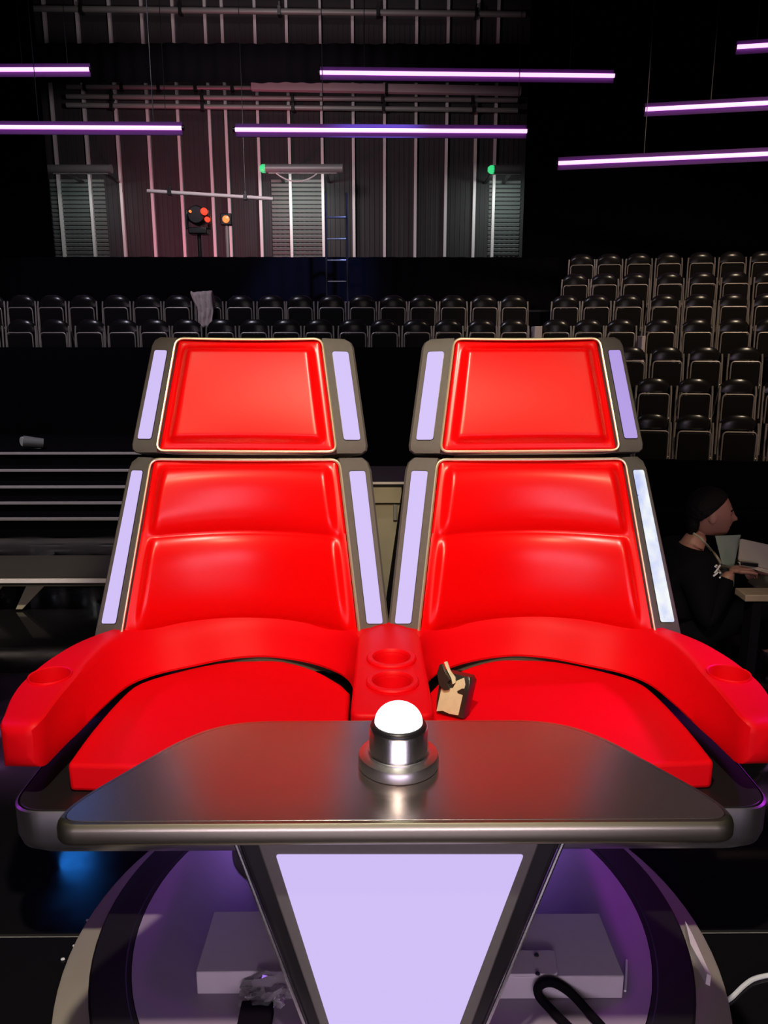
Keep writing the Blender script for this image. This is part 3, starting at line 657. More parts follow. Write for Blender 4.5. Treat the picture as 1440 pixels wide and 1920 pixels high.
# --- backs
REC = math.radians(17); PN = Vector((0, -math.cos(REC), math.sin(REC)))       # front normal of the back plane
P0 = Vector((0, 2.345, ZA))
def onplane(u, v, dep=0.0): return atP(u, v, P0 - PN * dep, PN)
class Sec:
    """one back section: inner and outer edge lines of both wings, left chair"""
    def __init__(s, OL, IL, IR, OR, t0=0.0):
        W = .05
        s.L = [[onplane(*OL[0], W), onplane(*OL[1], W)], [onplane(*IL[0]), onplane(*IL[1])], [onplane(*IR[0]), onplane(*IR[1])], [onplane(*OR[0], W), onplane(*OR[1], W)]]
        s.t0 = t0
    def pt(s, i, t): return s.L[i][0] + (s.L[i][1] - s.L[i][0]) * t       # index 0 bottom .. 1 top
HEAD = Sec([(246, 848), (289, 632)], [(293, 848), (331, 633)], [(632, 850), (604, 634)], [(688, 850), (658, 636)])
LOW = Sec([(178, 1195), (247, 857)], [(227, 1195), (284, 858)], [(675, 1195), (636, 859)], [(729, 1195), (690, 858)], -.22)
def build_back(name, S, sgn, lower):
    mir = (lambda p: Vector((p.x, p.y, p.z))) if sgn < 0 else (lambda p: Vector((-p.x, p.y, p.z)))
    # frame shell
    secs = []; ts = [S.t0, S.t0 * .5, 0, .25, .5, .75, .93, .975, 1.0] if lower else [0, .025, .07, .3, .5, .7, .93, .975, 1.0]
    for t in ts:
        OL, IL, IR, OR = (S.pt(i, t) for i in range(4))
        k = 0.0
        if t > .95 : k = {.975: .006, 1.0: .022}[t]
        if not lower and t < .05: k = {0: .018, .025: .005}[t]
        ax = (OR - OL).normalized(); OL = OL + ax * k; OR = OR - ax * k
        D = .20 - .08 * max(0, min(1, t)) if lower else .10
        rec = .17 - .09 * max(0, min(1, t)) if lower else .045
        bk = -PN
        secs.append([mir(p) for p in (OL, OL.lerp(IL, .5), IL - bk * 0, IL + ax * .006 + bk * .018, IL + ax * .05 + bk * rec, IR - ax * .05 + bk * rec, IR - ax * .006 + bk * .018, IR, IR.lerp(OR, .5), OR, OR + ax * .006 + bk * .012, OR - ax * .004 + bk * .045, OR - ax * .05 + bk * D, OL + ax * .05 + bk * D, OL + ax * .004 + bk * .045, OL - ax * .006 + bk * .012)])
    bm = bmesh.new(); loft(bm, secs); fr = mk(name, bm, M['frame'], TW, angle=32)
    # cushion: height field between the inner edges
    nx, ny = 72, (84 if lower else 64); bm = bmesh.new(); grid = []
    tb = -.10 if lower else .018
    for j in range(ny + 1):
        t = tb + (.985 - tb) * j / ny; row = []
        A, B = S.pt(1, t), S.pt(2, t); ax = (B - A).normalized(); A = A + ax * .008; B = B - ax * .008
        Wd = (B - A).length
        for i in range(nx + 1):
            s = i / nx; p = A.lerp(B, s); dx = min(s, 1 - s) * Wd
            if lower:
                conc = (.15 * (1 - t) + .02) * (1 - (2 * s - 1) ** 2)
                dtop = (.985 - t) * .57
                edge = smooth01((dx - .015) / .038)
                if t > .55: tau = (t - .55) / (.95 - .55)
                else: tau = (t - .01) / (.55 - .01)
                tau = max(0, min(1, tau)); prof = max(0, 1 - abs(2 * tau - 1) ** 3.2) ** .62
                if t > .95: prof = 0
                h = .006 * smooth01(min(dx, dtop) / .010) - .004 + .034 * edge * prof
                p = p + PN * h + Vector((0, conc, 0))
            else:
                dv_ = min(.985 - t, t - tb) * .36; e = min(dx, dv_)
                conc = .018 * (1 - (2 * s - 1) ** 2)
                k1, k2 = smooth01((dx - .017) / .034), smooth01((dv_ - .015) / .030)
                h = .006 * smooth01(e / .010) - .004 + .026 * k1 * k2 * (0.85 + .4 * (1 - (2 * s - 1) ** 2) * (1 - (2 * t - 1) ** 2))
                p = p + PN * h + Vector((0, conc, 0))
            row.append(bm.verts.new(mir(p)))
        grid.append(row)
    for a, b in zip(grid, grid[1:]):
        for i in range(nx): bm.faces.new((a[i], a[i + 1], b[i + 1], b[i]))
    bnd = [e for e in bm.edges if e.is_boundary]
    ex = bmesh.ops.extrude_edge_only(bm, edges=bnd)
    bmesh.ops.translate(bm, verts=[g for g in ex['geom'] if isinstance(g, bmesh.types.BMVert)], vec=-PN * .016)
    cu = mk('cushion', bm, M['red'], fr, angle=80)
    # bright piping round the cushion
    pts = []
    if lower:
        loop = [(1, S.t0), (1, .965), (2, .965), (2, S.t0)]
    A0, A1, B1, B0 = S.pt(1, -.12 if lower else .012), S.pt(1, .99), S.pt(2, .99), S.pt(2, -.12 if lower else .012)
    cc = .018 if not lower else .02
    if lower:
        mid = [A1.lerp(B1, f) - PN * (cc * .5 * (1 - (2 * f - 1) ** 2)) for f in [k / 12 for k in range(1, 12)]]
        pts = [A0] + rounded([A0, A1, B1, B0], [0, .03, .03, 0], 5)[1:7] + mid + rounded([A0, A1, B1, B0], [0, .03, .03, 0], 5)[7:13] + [B0]
        bm = bmesh.new(); tube(bm, [mir(p + PN * .005) for p in pts], .0048, 8)
    else:
        rp = rounded([A0, A1, B1, B0], .028, 5); out = []
        for i, p in enumerate(rp):
            out.append(p); q = rp[(i + 1) % len(rp)]
            if (q - p).length > .1:
                hor = abs((q - p).x) > abs((q - p).z)
                for k in range(1, 12):
                    f = k / 12; out.append(p.lerp(q, f) - (PN * (cc * .45 * (1 - (2 * f - 1) ** 2)) if hor else Vector()))
        bm = bmesh.new(); tube(bm, [mir(p + PN * .005) for p in out], .0048, 8, closed=True)
    mk('piping', bm, M['gold'], fr)
    # light panels in the wings
    for side, (io, ii) in (('l', (0, 1)), ('r', (3, 2))):
        t0, t1 = (.075, .925) if lower else (.115, .885)
        a0, a1 = .17, .73
        q = []
        for (aa, tt) in ((a0, t0), (a1, t0), (a1, t1), (a0, t1)):
            q.append(S.pt(io, tt).lerp(S.pt(ii, tt), aa))
        nrm = (q[1] - q[0]).cross(q[3] - q[0]).normalized()
        if nrm.dot(PN) < 0: nrm = -nrm
        o_ = rounded(q, .009, 4); bm = bmesh.new(); solid(bm, [mir(p + nrm * .0035) for p in o_], [mir(p - nrm * .004) for p in o_])
        outer = (side == 'l')
        mm, lb = M['lilac'], None
        if sgn > 0 and outer: mm, lb = (M['bare'], 'scuffed bluish white light panel') if lower else (M['lilac2'], 'deeper violet light panel')
        mk('light_panel', bm, mm, fr, smooth=False, label=lb)
        # thin dark bezel around the panel
        bm = bmesh.new(); tube(bm, [mir(p + nrm * .002) for p in rounded(q, .009, 4)], .0016, 5, closed=True); mk('bezel', bm, M['blacksatin'], fr)
    return fr
for sgn in (-1, 1):
    build_back('backrest', LOW, sgn, True)
    build_back('headrest', HEAD, sgn, False)
    bm = bmesh.new()   # neck that carries the headrest
    c = (LOW.pt(0, 1) + LOW.pt(3, 1)) / 2; c2 = (HEAD.pt(0, 0) + HEAD.pt(3, 0)) / 2
    a = [c + Vector((sx * .24, 0, 0)) - PN * d_ + Vector((0, 0, -.06)) for sx, d_ in ((-1, .03), (1, .03), (1, .06), (-1, .06))]
    b = [p - c + c2 + Vector((0, 0, .12)) for p in a]
    solid(bm, [Vector((p.x * -sgn, p.y, p.z)) for p in a], [Vector((p.x * -sgn, p.y, p.z)) for p in b]); mk('headrest_bracket', bm, M['blacksatin'], TW)
    # back foot joining the back to the tray
    bm = bmesh.new(); box(bm, (.47 * sgn, 2.60, .545), (.5, .10, .06)); mk('back_mount', bm, M['blacksatin'], TW)

# ================================================================== DESK
ZK = 0.76
t = thing('desk', 'smoked metal desk with a rounded edge and a glowing lilac front panel', 'desk', (0, 1.5, ZD - .004))
TOP = [atZ(112, 1556, ZK), atZ(160, 1497, ZK), atZ(345, 1390, ZK), atZ(430, 1359, ZK)]
TOP = [Vector((p.x, p.y)) for p in TOP]
fy = atZ(740, 1546, ZK).y
def desk_outline(d):
    """half outline mirrored; d insets"""
    hw = -.575 - .0
    L = [(-.655 + d, fy + d), (-.648 + d, 1.37), (-.475 + d * .8, 1.655 - d), (-.36, 1.712 - d)]
    poly = [Vector(p) for p in L] + [Vector((-x, y)) for x, y in reversed(L)]
    return rounded(poly, [.045, .07, .10, .07, .07, .10, .07, .045], 6)
def loopz(d, z): return [Vector((p.x, p.y, z)) for p in desk_outline(d)]
bm = bmesh.new(); solid(bm, loopz(.014, ZK - .02), loopz(.014, ZK)); mk('tabletop', bm, M['desk'], t, bevel=.001)
bm = bmesh.new(); loft(bm, [loopz(.013, ZK - .0008), loopz(.006, ZK - .001), loopz(.0015, ZK - .006), loopz(-.001, ZK - .014), loopz(-.001, ZK - .036), loopz(.002, ZK - .044), loopz(.010, ZK - .049), loopz(.05, ZK - .05), loopz(.05, ZK - .021), loopz(.013, ZK - .021)], cap=False)
# close the ring
mk('edge_band', bm, M['edge'], t)
bm = bmesh.new(); solid(bm, loopz(.049, ZK - .045), loopz(.049, ZK - .021)); mk('underside', bm, M['blacksatin'], t, smooth=False)
# pedestal with tapering panel
Yp = fy + .055
zt_, zb_ = ZK - .051, ZD - .003
def trap(ut0, ut1, ub0, ub1, vt, vb, Y):
    a, b, c, d = atY(ut0, vt, Y), atY(ut1, vt, Y), atY(ub1, vb, Y), atY(ub0, vb, Y); return a, b, c, d
def to_z(a, d, z): f = (z - a.z) / (d.z - a.z); return a + (d - a) * f
def panel_quad(ut0, ut1, ub0, ub1, vt, Y, z1=None, z0=None):
    a, b, c, d = trap(ut0, ut1, ub0, ub1, vt, 1920, Y)
    z0 = zb_ if z0 is None else z0
    A, B = (a, b) if z1 is None else (to_z(a, d, z1), to_z(b, c, z1))
    return [A, B, to_z(b, c, z0), to_z(a, d, z0)]
body = panel_quad(446, 1050, 572, 912, 1588, Yp + .035, z1=zt_)
bq = [p + Vector((0, .13, 0)) for p in body]; cx = (body[0].x + body[1].x) / 2
bm = bmesh.new(); solid(bm, body, [Vector((cx + (p.x - cx) * 1.0, p.y, p.z)) for p in bq]); mk('pedestal', bm, M['blacksatin'], t, bevel=.012, seg=3)
fq = panel_quad(484, 1009, 598, 886, 1588, Yp, z1=zt_ - .004, z0=zb_ + .001)
fo = rounded(fq, [.035, .035, .02, .02], 6)
bm = bmesh.new(); solid(bm, fo, [p + Vector((0, .034, 0)) for p in fo]); mk('panel_frame', bm, M['frame'], t, bevel=.004)
lq = panel_quad(517, 982, 617, 862, 1603, Yp - .002, z0=zb_ + .03)
lo = rounded(lq, .006, 3)
bm = bmesh.new(); solid(bm, lo, [p + Vector((0, .003, 0)) for p in lo]); mk('light_panel', bm, M['lilac'], t, smooth=False, label='glowing lilac tapering front panel')
for s, (a, d) in enumerate(((body[0], body[3]), (body[1], body[2]))):
    o_ = Vector((-.002 if s == 0 else .002, -.001, 0)); bm = bmesh.new(); tube(bm, [a + o_, d + o_ + Vector((0, 0, .005))], .0045, 8); mk('edge_strip', bm, M['chrome'], t)

# ================================================================== BUZZER
bc = atZ(747, 1432, ZK); bc.z = ZK
t = thing('buzzer', 'chrome buzzer with a glowing white dome standing on the desk', 'button', bc)
bm = bmesh.new(); lathe(bm, [(0, 0), (.084, 0), (.087, .003), (.087, .022), (.084, .027), (.074, .030), (.066, .031), (0, .031)], bc, 56); mk('base', bm, M['steel'], t)
bm = bmesh.new(); lathe(bm, [(0, .031), (.0655, .031), (.0665, .034), (.0635, .040), (.0635, .088), (.0625, .0895), (.0605, .0895), (.0595, .087), (0, .087)], bc, 56); mk('collar', bm, M['chrome'], t)
bm = bmesh.new(); lathe(bm, [(0, .087), (.0592, .087), (.0592, .094), (.056, .098), (.052, .099), (0, .099)], bc, 56); mk('ring', bm, M['blacksatin'], t)
bm = bmesh.new(); lathe(bm, [(.0515, .099)] + [(.0515 * math.cos(a), .099 + .043 * math.sin(a)) for a in [math.pi / 2 * k / 10 for k in range(1, 10)]] + [(0, .142)], bc, 48); mk('dome', bm, M['dome'], t)

# ================================================================== PACKET ON THE RIGHT SEAT
pb = atZ(852, 1348, ZS); pb.z = ZS
t = thing('torn_packet', 'torn black and cream packet standing on the right seat', 'packet', pb)
def warp(bm, c, ang):
    mt = Matrix.Translation(c) @ Matrix.Rotation(ang, 4, 'Z') @ Matrix.Rotation(math.radians(-10), 4, 'X')
    bmesh.ops.transform(bm, matrix=mt, verts=bm.verts); return bm
AN = math.radians(-30)
bm = bmesh.new(); secs = []
for z, sx, sy, ox in ((0.001, .044, .026, 0), (.03, .046, .028, .0), (.075, .047, .029, .004), (.105, .046, .027, .010), (.12, .038, .018, .012)):
    secs.append(rounded([Vector((ox - sx, -sy, z)), Vector((ox + sx, -sy, z)), Vector((ox + sx * .95, sy, z)), Vector((ox - sx * .95, sy, z))], .006, 2))
loft(bm, secs); mk('wrapper', warp(bm, pb + Vector((0, .035, 0)), AN), M['packblack'], t, angle=50)
bm = bmesh.new(); fr_ = [(-.040, .004), (-.02, .010), (.0, .006), (.028, .008), (.040, .10), (.034, .118), (.012, .104), (.004, .082), (-.010, .078), (-.030, .088)]
solid(bm, [Vector((x, -.030 - .003 * math.sin(z * 40), z)) for x, z in fr_], [Vector((x, -.026, z)) for x, z in fr_]); mk('card_front', warp(bm, pb + Vector((0, .035, 0)), AN), M['packcream'], t, smooth=False)
bm = bmesh.new(); fl_ = [(-.034, .148), (-.026, .152), (-.010, .128), (.008, .114), (.012, .100), (.004, .094), (-.002, .108), (-.018, .126)]
solid(bm, [Vector((x, -.034 + .012 * (z - .1) / .05, z)) for x, z in fl_], [Vector((x, -.030 + .012 * (z - .1) / .05, z)) for x, z in fl_]); mk('tissue', warp(bm, pb + Vector((0, .035, 0)), AN), M['packcream'], t, smooth=False)
bm = bmesh.new(); fl_ = [(-.046, .116), (-.040, .144), (-.030, .146), (-.018, .124), (-.002, .106), (-.012, .096), (-.002, .078), (-.018, .072), (-.036, .082)]
solid(bm, [Vector((x, -.040, z)) for x, z in fl_], [Vector((x, -.031, z)) for x, z in fl_]); mk('torn_flap', warp(bm, pb + Vector((0, .035, 0)), AN), M['packblack'], t, bevel=.002)

# ================================================================== FOOT BLOCKS AND LITTER
ZF = ZD - .004
for (x0, x1, y0, y1, lab) in ((-.478, -.24, 1.585, 1.79, 'mauve grey foot block on the turntable left of the desk pedestal'), (.235, .557, 1.565, 1.775, 'mauve grey foot block on the turntable right of the desk pedestal')):
    bm = bmesh.new(); box(bm, ((x0 + x1) / 2, (y0 + y1) / 2, ZF + .032), (x1 - x0, y1 - y0, .064)); tag(mk('foot_block', bm, M['greybox'], loc=((x0 + x1) / 2, (y0 + y1) / 2, ZF), bevel=.003), lab, 'block')
zp = ZF + .064
p0, p1, p2, p3 = atZ(930, 1786, zp), atZ(1040, 1786, zp), atZ(1046, 1832, zp), atZ(915, 1832, zp)
c = (p0 + p1 + p2 + p3) / 4; t = thing('mounting_plate', 'pale plate with two screws lying on the right foot block', 'plate', (c.x, c.y, zp))
bm = bmesh.new(); o_ = rounded([p3, p2, p1, p0], .012, 4); solid(bm, o_, [p + Vector((0, 0, .008)) for p in o_]); mk('plate', bm, M['platec'] if 'platec' in M else M['greybox'], t, bevel=.002)
for (u, v) in ((1006, 1791), (1008, 1826)):
    s_ = atZ(u, v, zp + .008); bm = bmesh.new(); lathe(bm, [(0, 0), (.006, 0), (.005, .003), (0, .003)], s_, 12); mk('screw', bm, M['blacksatin'], t)
# crumpled clear bag
bc_ = atZ(505, 1880, ZF); bm = bmesh.new(); bmesh.ops.create_icosphere(bm, subdivisions=3, radius=1)
for vv in bm.verts:
    n_ = noise.fractal(vv.co * 2.3, 1.0, 2.0, 4); k = 1 + .55 * n_
    vv.co = Vector((vv.co.x * .062 * k, vv.co.y * .045 * k, .034 + max(-.032, vv.co.z * .038 * k + .012 * vv.co.x)))
bmesh.ops.translate(bm, verts=bm.verts, vec=(bc_.x, bc_.y, ZF)); bg = mk('plastic_bag', bm, M['plastic'], loc=(bc_.x, bc_.y, ZF), smooth=False)
tag(bg, 'crumpled clear plastic bag on the turntable by the left foot block', 'bag')
bc_ = atZ(480, 1925, ZF); bm = bmesh.new(); box(bm, (bc_.x, bc_.y, ZF + .02), (.075, .07, .04)); tag(mk('small_case', bm, M['black'], loc=(bc_.x, bc_.y, ZF), bevel=.004), 'small black case on the turntable in front of the clear bag', 'case')
# black cable loop
pts = [(atY(u, v, 1.548) if v < 1870 else atZ(u, v, ZF + .012)) for (u, v) in ((1160, 1960), (1110, 1905), (1070, 1862), (1035, 1842), (1012, 1848), (1010, 1866), (1035, 1895), (1070, 1930), (1095, 1960))]
tag(mk('black_cable', tube(bmesh.new(), spline(pts, 6), .011, 8), M['black'], loc=(pts[4].x, pts[4].y, ZF)), 'thick black cable looped on the turntable right of the pedestal', 'cable')
pts = [atZ(u, v, ZF + .003) for (u, v) in ((1175, 1800), (1174, 1825), (1172, 1858))]
tag(mk('white_strip', tube(bmesh.new(), spline(pts, 4), .003, 6), M['white'], loc=(pts[1].x, pts[1].y, ZF)), 'thin white tape strip on the turntable beside the right foot block', 'strip')
pts = [atZ(u, v, .006) for (u, v) in ((1350, 1884), (1372, 1870), (1395, 1848), (1418, 1834), (1460, 1828), (1540, 1835))]
tag(mk('white_cable', tube(bmesh.new(), spline(pts, 6), .006, 8), M['whitewire'], loc=(pts[1].x, pts[1].y, 0)), 'white cable curling over the black floor at the lower right', 'cable')
for i, (u, v) in enumerate(((165, 1727), (140, 1775), (118, 1800), (1270, 1708), (1302, 1748))):
    p = atZ(u, v, .0); bm = bmesh.new(); bmesh.ops.create_icosphere(bm, subdivisions=1, radius=.005, matrix=Matrix.Translation((p.x, p.y, .003)) @ Matrix.Diagonal((1.4, 1, .6, 1)))
    tag(mk('paper_scrap', bm, M['white'], loc=(p.x, p.y, 0)), ['white scrap on the floor nearest the turntable rim at left', 'white scrap on the floor at left, below the floor joint', 'white scrap on the floor at left, farthest from the rim', 'white scrap on the floor right of the turntable, upper of two', 'white scrap on the floor right of the turntable, lower of two'][i], 'scrap', 'scraps on the floor')
# pale strip put in for the lit part of the plinth edge, lower right
q = [atZ(u, v, .004) for (u, v) in ((1282, 1755), (1296, 1782), (1330, 1860), (1322, 1856), (1292, 1800))]
bm = bmesh.new(); solid(bm, q, [p + Vector((0, 0, .05)) for p in q]); tag(mk('lit_plinth_sliver', bm, M['nosing'], loc=(q[0].x, q[0].y, 0), smooth=False), 'pale strip standing in for the lit plinth edge at the lower right', 'guard')

# ================================================================== PERSON
def skinmesh(name, verts, edges, radii, sub=2):
    me = bpy.data.meshes.new(name); me.from_pydata([Vector(v) for v in verts], edges, []); o = bpy.data.objects.new(name, me); COL.objects.link(o)
    o.modifiers.new('skin', 'SKIN')
    for i, r in enumerate(radii):
        sv = me.skin_vertices[0].data[i]; sv.radius = (r, r) if not isinstance(r, tuple) else r
        sv.use_root = (i == 0)
    s = o.modifiers.new('sub', 'SUBSURF'); s.levels = s.render_levels = sub
    bpy.context.view_layer.update(); return baked(o)
HC = atY(1334, 961, 3.6)                         # head centre
PX, PY, PZ = HC.x - .17, HC.y + .02, .235        # pelvis
JB = {'pel': (PX, PY, PZ), 'waist': (PX + .01, PY, PZ + .17), 'chest': (PX + .06, PY, PZ + .34), 'neck': (HC.x - .075, PY, HC.z - .175), 'neck2': (HC.x - .035, PY, HC.z - .09)}
sh = HC.z - .215
for s, nm in ((-1, 'n'), (1, 'f')):
    JB['sh' + nm] = (PX + .075, PY + .165 * s, sh - .03)
hand_n = atY(1392, 1066, 3.43); hand_f = atY(1440, 1068, 3.62)
JB['eln'] = (PX + .10, PY - .24, sh - .29); JB['elf'] = (PX + .16, PY + .20, sh - .28)
JB['wrn'] = tuple(hand_n - Vector((.055, 0, .012))); JB['wrf'] = tuple(hand_f - Vector((.06, 0, .01)))
for s, nm in ((-1, 'n'), (1, 'f')):
    JB['hip' + nm] = (PX + .03, PY + .09 * s, PZ - .01); JB['kn' + nm] = (PX + .44, PY + .13 * s, PZ + .20); JB['an' + nm] = (PX + .60, PY + .12 * s, .09); JB['toe' + nm] = (PX + .78, PY + .13 * s, .05)
names = list(JB); idx = {n: i for i, n in enumerate(names)}
E = [('pel', 'waist'), ('waist', 'chest'), ('chest', 'neck'), ('neck', 'neck2'), ('chest', 'shn'), ('chest', 'shf'), ('shn', 'eln'), ('eln', 'wrn'), ('shf', 'elf'), ('elf', 'wrf'), ('pel', 'hipn'), ('pel', 'hipf'), ('hipn', 'knn'), ('knn', 'ann'), ('ann', 'toen'), ('hipf', 'knf'), ('knf', 'anf'), ('anf', 'toef')]
R = {'pel': .13, 'waist': .115, 'chest': .125, 'neck': .06, 'neck2': .055, 'shn': .06, 'shf': .06, 'eln': .042, 'elf': .042, 'wrn': .028, 'wrf': .028, 'hipn': .088, 'hipf': .088, 'knn': .058, 'knf': .058, 'ann': .042, 'anf': .042, 'toen': .032, 'toef': .032}
body = skinmesh('body', [JB[n] for n in names], [(idx[a], idx[b]) for a, b in E], [R[n] for n in names])
# head: shaped, facing +X
hb = bmesh.new(); bmesh.ops.create_uvsphere(hb, u_segments=40, v_segments=28, radius=1)
for v in hb.verts:
    x, y, z = v.co
    sx, sy, sz = .094, .074, .112
    X, Y_, Z = x * sx, y * sy, z * sz
    if z < 0:                                     # jaw narrows, chin forward
        Y_ *= 1 - .30 * (-z); X = X * (1 - .10 * -z) + .022 * (-z) * (1 if x > 0 else .2)
    if z < -.1 and x > 0: X = X * min(1.3, math.sqrt(max(.02, 1 - (-z) ** 3.5)) / math.sqrt(max(.02, 1 - z * z))) + .006 * (-z)
    if x > 0: X = X * .93 + .008 * smooth01((.7 - abs(z)) / .7)
    def bumpg(cz, cy, wz, wy, a): return a * math.exp(-((z - cz) / wz) ** 2 - ((y - cy) / wy) ** 2)
    if x > .3:
        X += bumpg(-.20, 0, .11, .17, .027) + bumpg(-.04, 0, .16, .12, .015) + bumpg(.17, 0, .08, .5, .005) - bumpg(.03, .38, .09, .16, .008) - bumpg(.03, -.38, .09, .16, .008)
        X += bumpg(-.47, 0, .055, .25, .007) + bumpg(-.58, 0, .05, .22, .006) - bumpg(-.525, 0, .018, .26, .006) + bumpg(-.84, 0, .12, .3, .006)
    v.co = (X, Y_, Z)
for s in (-1, 1):                                 # ears
    e = bmesh.ops.create_uvsphere(hb, u_segments=14, v_segments=10, radius=1, matrix=Matrix.Translation((-.012, .070 * s, -.012)) @ Matrix.Rotation(.25 * s, 4, 'Z') @ Matrix.Rotation(-.2, 4, 'Y') @ Matrix.Diagonal((.019, .009, .031, 1)))
HM = Matrix.Translation(HC) @ Matrix.Rotation(math.radians(-8), 4, 'Z') @ Matrix.Rotation(math.radians(4), 4, 'Y')
bmesh.ops.transform(hb, matrix=HM, verts=hb.verts)
hm = bpy.data.meshes.new('head'); hb.to_mesh(hm); hb.free()
# hands: palm plus five separate fingers curled round what they hold
def hand_bm(bm, wr, tip, side, curl):
    wr, tip = Vector(wr), Vector(tip); d = (tip - wr).normalized(); up = Vector((0, 0, 1)); lat = d.cross(up).normalized() * side
    up = lat.cross(d).normalized() * side
    pc = wr + d * .05
    bmesh.ops.create_uvsphere(bm, u_segments=14, v_segments=10, radius=1, matrix=Matrix.Translation(pc) @ Matrix((d, lat, up)).transposed().to_4x4() @ Matrix.Diagonal((.050, .040, .016, 1)))
    for k, (o, L) in enumerate(((.030, .066), (.010, .074), (-.010, .068), (-.029, .054))):
        b0 = wr + d * .085 + lat * o; p = [b0 - d * .03, b0]; a = .25; q = b0
        for sgm in (.42, .33, .25):
            a += curl; q = q + (d * math.cos(a) - up * math.sin(a)) * L * sgm; p.append(q)
        tube(bm, p, .0085, 8, radii=[.009, .0088, .0082, .0075, .006])
    b0 = wr + d * .03 + lat * .034; p = [b0 - lat * .015, b0, b0 + (d * .7 + lat * .6) * .034, b0 + (d * 1.0 + lat * .55 - up * .2) * .062]
    tube(bm, p, .01, 8, radii=[.012, .0115, .010, .007])
bmx = bmesh.new(); bmx.from_mesh(body.data); bmx.from_mesh(hm)
hand_bm(bmx, JB['wrn'], hand_n + Vector((.06, .03, .0)), 1, .38); hand_bm(bmx, JB['wrf'], hand_f + Vector((.06, -.03, .0)), -1, .38)
bmx.to_mesh(body.data); bmx.free(); bpy.data.meshes.remove(hm)
body.data.materials.clear(); body.data.materials.append(M['skin'])
rm = body.modifiers.new('join', 'REMESH'); rm.mode = 'VOXEL'; rm.voxel_size = .0042
sm = body.modifiers.new('relax', 'SMOOTH'); sm.factor = .4; sm.iterations = 1
bpy.context.view_layer.update(); baked(body); finish(body, True, 80)
PR = thing('person', 'person in black clothes sitting low in profile, reading papers beside the twin chair', 'person', (PX, PY, 0))
def under(o, p):
    o.data.transform(Matrix.Translation(-wloc(p))); o.parent = p; return o
under(body, PR)
# clothing
tn = ['pel', 'waist', 'chest', 'neck', 'shn', 'eln', 'wrn', 'shf', 'elf', 'wrf']; ti = {n: i for i, n in enumerate(tn)}
TR = {'pel': .148, 'waist': .135, 'chest': .158, 'neck': .088, 'shn': .098, 'eln': .056, 'wrn': .040, 'shf': .098, 'elf': .056, 'wrf': .040}
JN = dict(JB); JN['wrn'] = tuple(Vector(JB['eln']).lerp(Vector(JB['wrn']), .93)); JN['wrf'] = tuple(Vector(JB['elf']).lerp(Vector(JB['wrf']), .93)); JN['neck'] = tuple(Vector(JB['chest']).lerp(Vector(JB['neck']), .98))
sw = skinmesh('sweatshirt', [JN[n] for n in tn], [(ti[a], ti[b]) for a, b in E if a in ti and b in ti], [TR[n] for n in tn]); sw.data.materials.append(M['fabric']); finish(sw, True, 80); under(sw, PR)
tn = ['pel', 'hipn', 'knn', 'ann', 'hipf', 'knf', 'anf']; ti = {n: i for i, n in enumerate(tn)}
TR = {'pel': .14, 'hipn': .102, 'knn': .072, 'ann': .058, 'hipf': .102, 'knf': .072, 'anf': .058}
tr = skinmesh('trousers', [JB[n] for n in tn], [(ti[a], ti[b]) for a, b in E if a in ti and b in ti], [TR[n] for n in tn]); tr.data.materials.append(M['fabric']); finish(tr, True, 80); under(tr, PR)
for nm in ('n', 'f'):
    a, b = Vector(JB['an' + nm]), Vector(JB['toe' + nm]); so = skinmesh('shoe', [a + Vector((-.04, 0, -.03)), a.lerp(b, .5) + Vector((0, 0, -.01)), b + Vector((.03, 0, -.005))], [(0, 1), (1, 2)], [.048, .050, .042]); so.data.materials.append(M['blacksatin']); finish(so, True, 80); under(so, PR)
# hair: cap over skull, tied back
hb = bmesh.new(); bmesh.ops.create_uvsphere(hb, u_segments=96, v_segments=70, radius=1)
for v in hb.verts:
    x, y, z = v.co; n_ = noise.noise(v.co * 6) * .003
    v.co = (x * .108 - .016 + n_, y * .084 + n_, z * .112 + .014 + n_)
for co, no in (((.0, 0, .031), (-.09, 0, .085)), ((0, 0, -.075), (0, 0, 1))):
    bmesh.ops.bisect_plane(hb, geom=hb.verts[:] + hb.edges[:] + hb.faces[:], plane_co=co, plane_no=no, clear_inner=True)
bmesh.ops.create_uvsphere(hb, u_segments=16, v_segments=12, radius=1, matrix=Matrix.Translation((-.078, 0, -.045)) @ Matrix.Diagonal((.034, .052, .075, 1)))
bmesh.ops.transform(hb, matrix=HM, verts=hb.verts)
hr = mk('hair', hb, M['hair'], PR, angle=80); sd = hr.modifiers.new('thick', 'SOLIDIFY'); sd.thickness = .012; sd.offset = -1
for s in (-1, 1):
    hb = bmesh.new(); bmesh.ops.create_uvsphere(hb, u_segments=12, v_segments=8, radius=.010, matrix=HM @ Matrix.Translation((.0735, .030 * s, .004))); mk('eye', hb, M['eye'], PR)
    hb = bmesh.new(); tube(hb, [HM @ Vector((.084, .012 * s, .021)), HM @ Vector((.086, .028 * s, .026)), HM @ Vector((.074, .046 * s, .022))], .004, 6); mk('eyebrow', hb, M['hair'], PR)
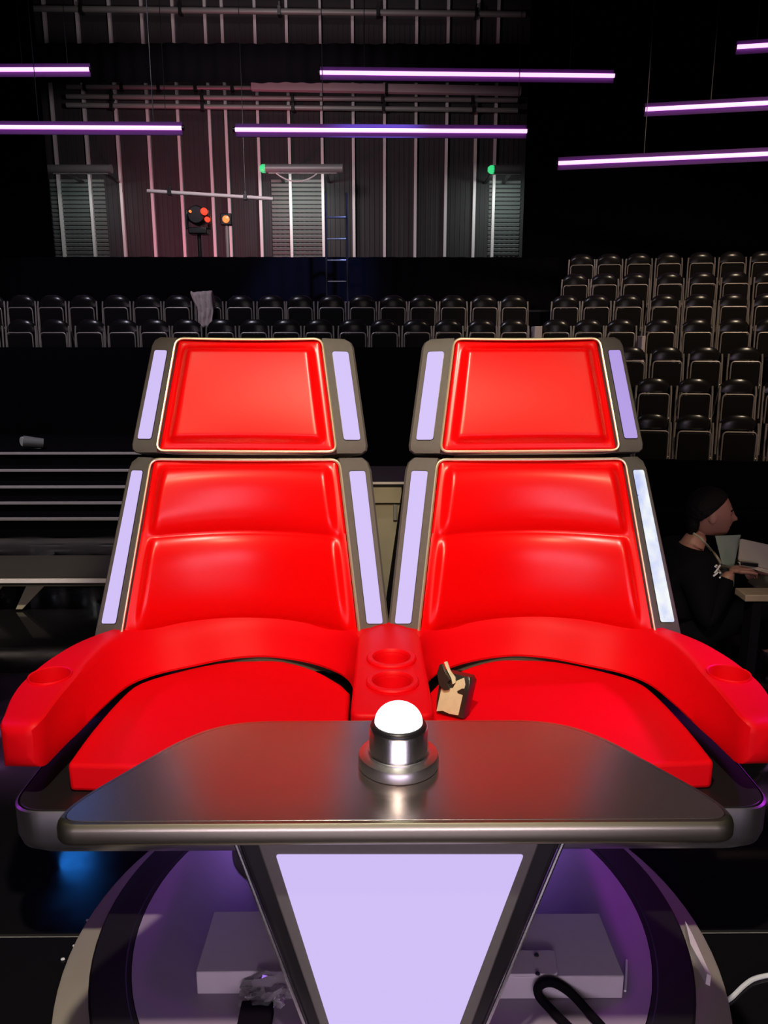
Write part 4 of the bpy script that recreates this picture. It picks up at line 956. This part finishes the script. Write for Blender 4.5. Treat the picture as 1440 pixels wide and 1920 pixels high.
# lanyard and print on the chest (near side faces the camera)
def onbody(u, v, d=.012):
    dr = ray(u, v); dg = bpy.context.evaluated_depsgraph_get(); off_ = wloc(PR)
    ok, loc_, nr, _ = sw.ray_cast(CAM - off_, dr.normalized())
    return (loc_ + off_ - dr.normalized() * d) if ok else atY(u, v, 3.45)
bpy.context.view_layer.update()
pts = [onbody(u, v, .008) for (u, v) in ((1300, 1000), (1312, 1008), (1322, 1018), (1334, 1032), (1344, 1044), (1351, 1056))]
mk('lanyard', tube(bmesh.new(), spline(pts, 4), .006, 6), M['lanyard'], PR)
bm = bmesh.new()
for stroke in (((1341, 1062), (1348, 1070), (1354, 1077)), ((1350, 1060), (1345, 1068), (1340, 1074)), ((1338, 1080), (1343, 1076), (1346, 1073)), ((1350, 1083), (1352, 1079), (1350, 1074)), ((1343, 1060), (1347, 1064))):
    tube(bm, [onbody(u, v, .006) for u, v in stroke], .0045, 5)
mk('chest_print', bm, M['white'], PR, label='small white print on the chest')
# what they sit on, hold and read
bm = bmesh.new(); box(bm, (PX - .02, PY, .04), (.45, .5, .08)); tag(mk('low_box', bm, M['black'], loc=(PX - .02, PY, 0), bevel=.01), 'low black box the person sits on', 'box')
bm = bmesh.new(); q = [atY(1341, 1005, 3.5), atY(1389, 1003, 3.5), atY(1376, 1062, 3.5), atY(1354, 1058, 3.5)]
solid(bm, q, [p + Vector((0, .004, 0)) for p in q]); tag(mk('green_sheet', bm, M['greenpaper'], loc=q[2], smooth=False), 'pale green paper sheet upright by the hand of the person', 'paper')
t = thing('open_booklet', 'open cream booklet held in front of the person', 'booklet', hand_n + Vector((.14, 0, 0)))
q = rounded([atY(1388, 1010, 3.46), atY(1470, 1028, 3.40), atY(1470, 1075, 3.40), atY(1384, 1052, 3.46)], .012, 4)
bm = bmesh.new(); solid(bm, q, [p + Vector((0, .006, 0)) for p in q]); mk('page', bm, M['paper'], t, smooth=False)
q2 = [atY(1384, 1053, 3.455), atY(1470, 1076, 3.395), atY(1470, 1084, 3.38), atY(1388, 1060, 3.44)]
bm = bmesh.new(); solid(bm, q2, [p + Vector((0, .006, -.002)) for p in q2]); mk('page_edge', bm, M['paper'], t, smooth=False)
bm = bmesh.new(); c = atY(1405, 1058, 3.415); box(bm, c, (.085, .012, .018), ry=.15, rz=.1); tag(mk('phone', bm, M['blacksatin'], loc=c, bevel=.003), 'dark slim phone held in the hand of the person', 'phone')
bm = bmesh.new(); q = [atY(1369, 1076, 3.42), atY(1377, 1076, 3.42), atY(1376, 1100, 3.42), atY(1368, 1100, 3.42)]; solid(bm, q, [p + Vector((0, .004, 0)) for p in q]); mk('cuff_tag', bm, M['greenpaper'], PR, smooth=False)
c = atY(1440, 1122, 3.05); bm = bmesh.new(); x0 = atY(1398, 1122, 3.05).x
t = thing('tan_bench', 'tan topped low bench at the right, in front of the seated person', 'bench', (x0 + .45, 3.10, 0))
bm = bmesh.new(); box(bm, (x0 + .45, 3.10, c.z), (.9, .10, .03)); mk('bench_top', bm, M['tan'], t, bevel=.004)
for xx in (x0 + .06, x0 + .84):
    bm = bmesh.new(); box(bm, (xx, 3.10, (c.z - .015) / 2), (.04, .08, c.z - .015)); mk('leg', bm, M['black'], t, bevel=.003)
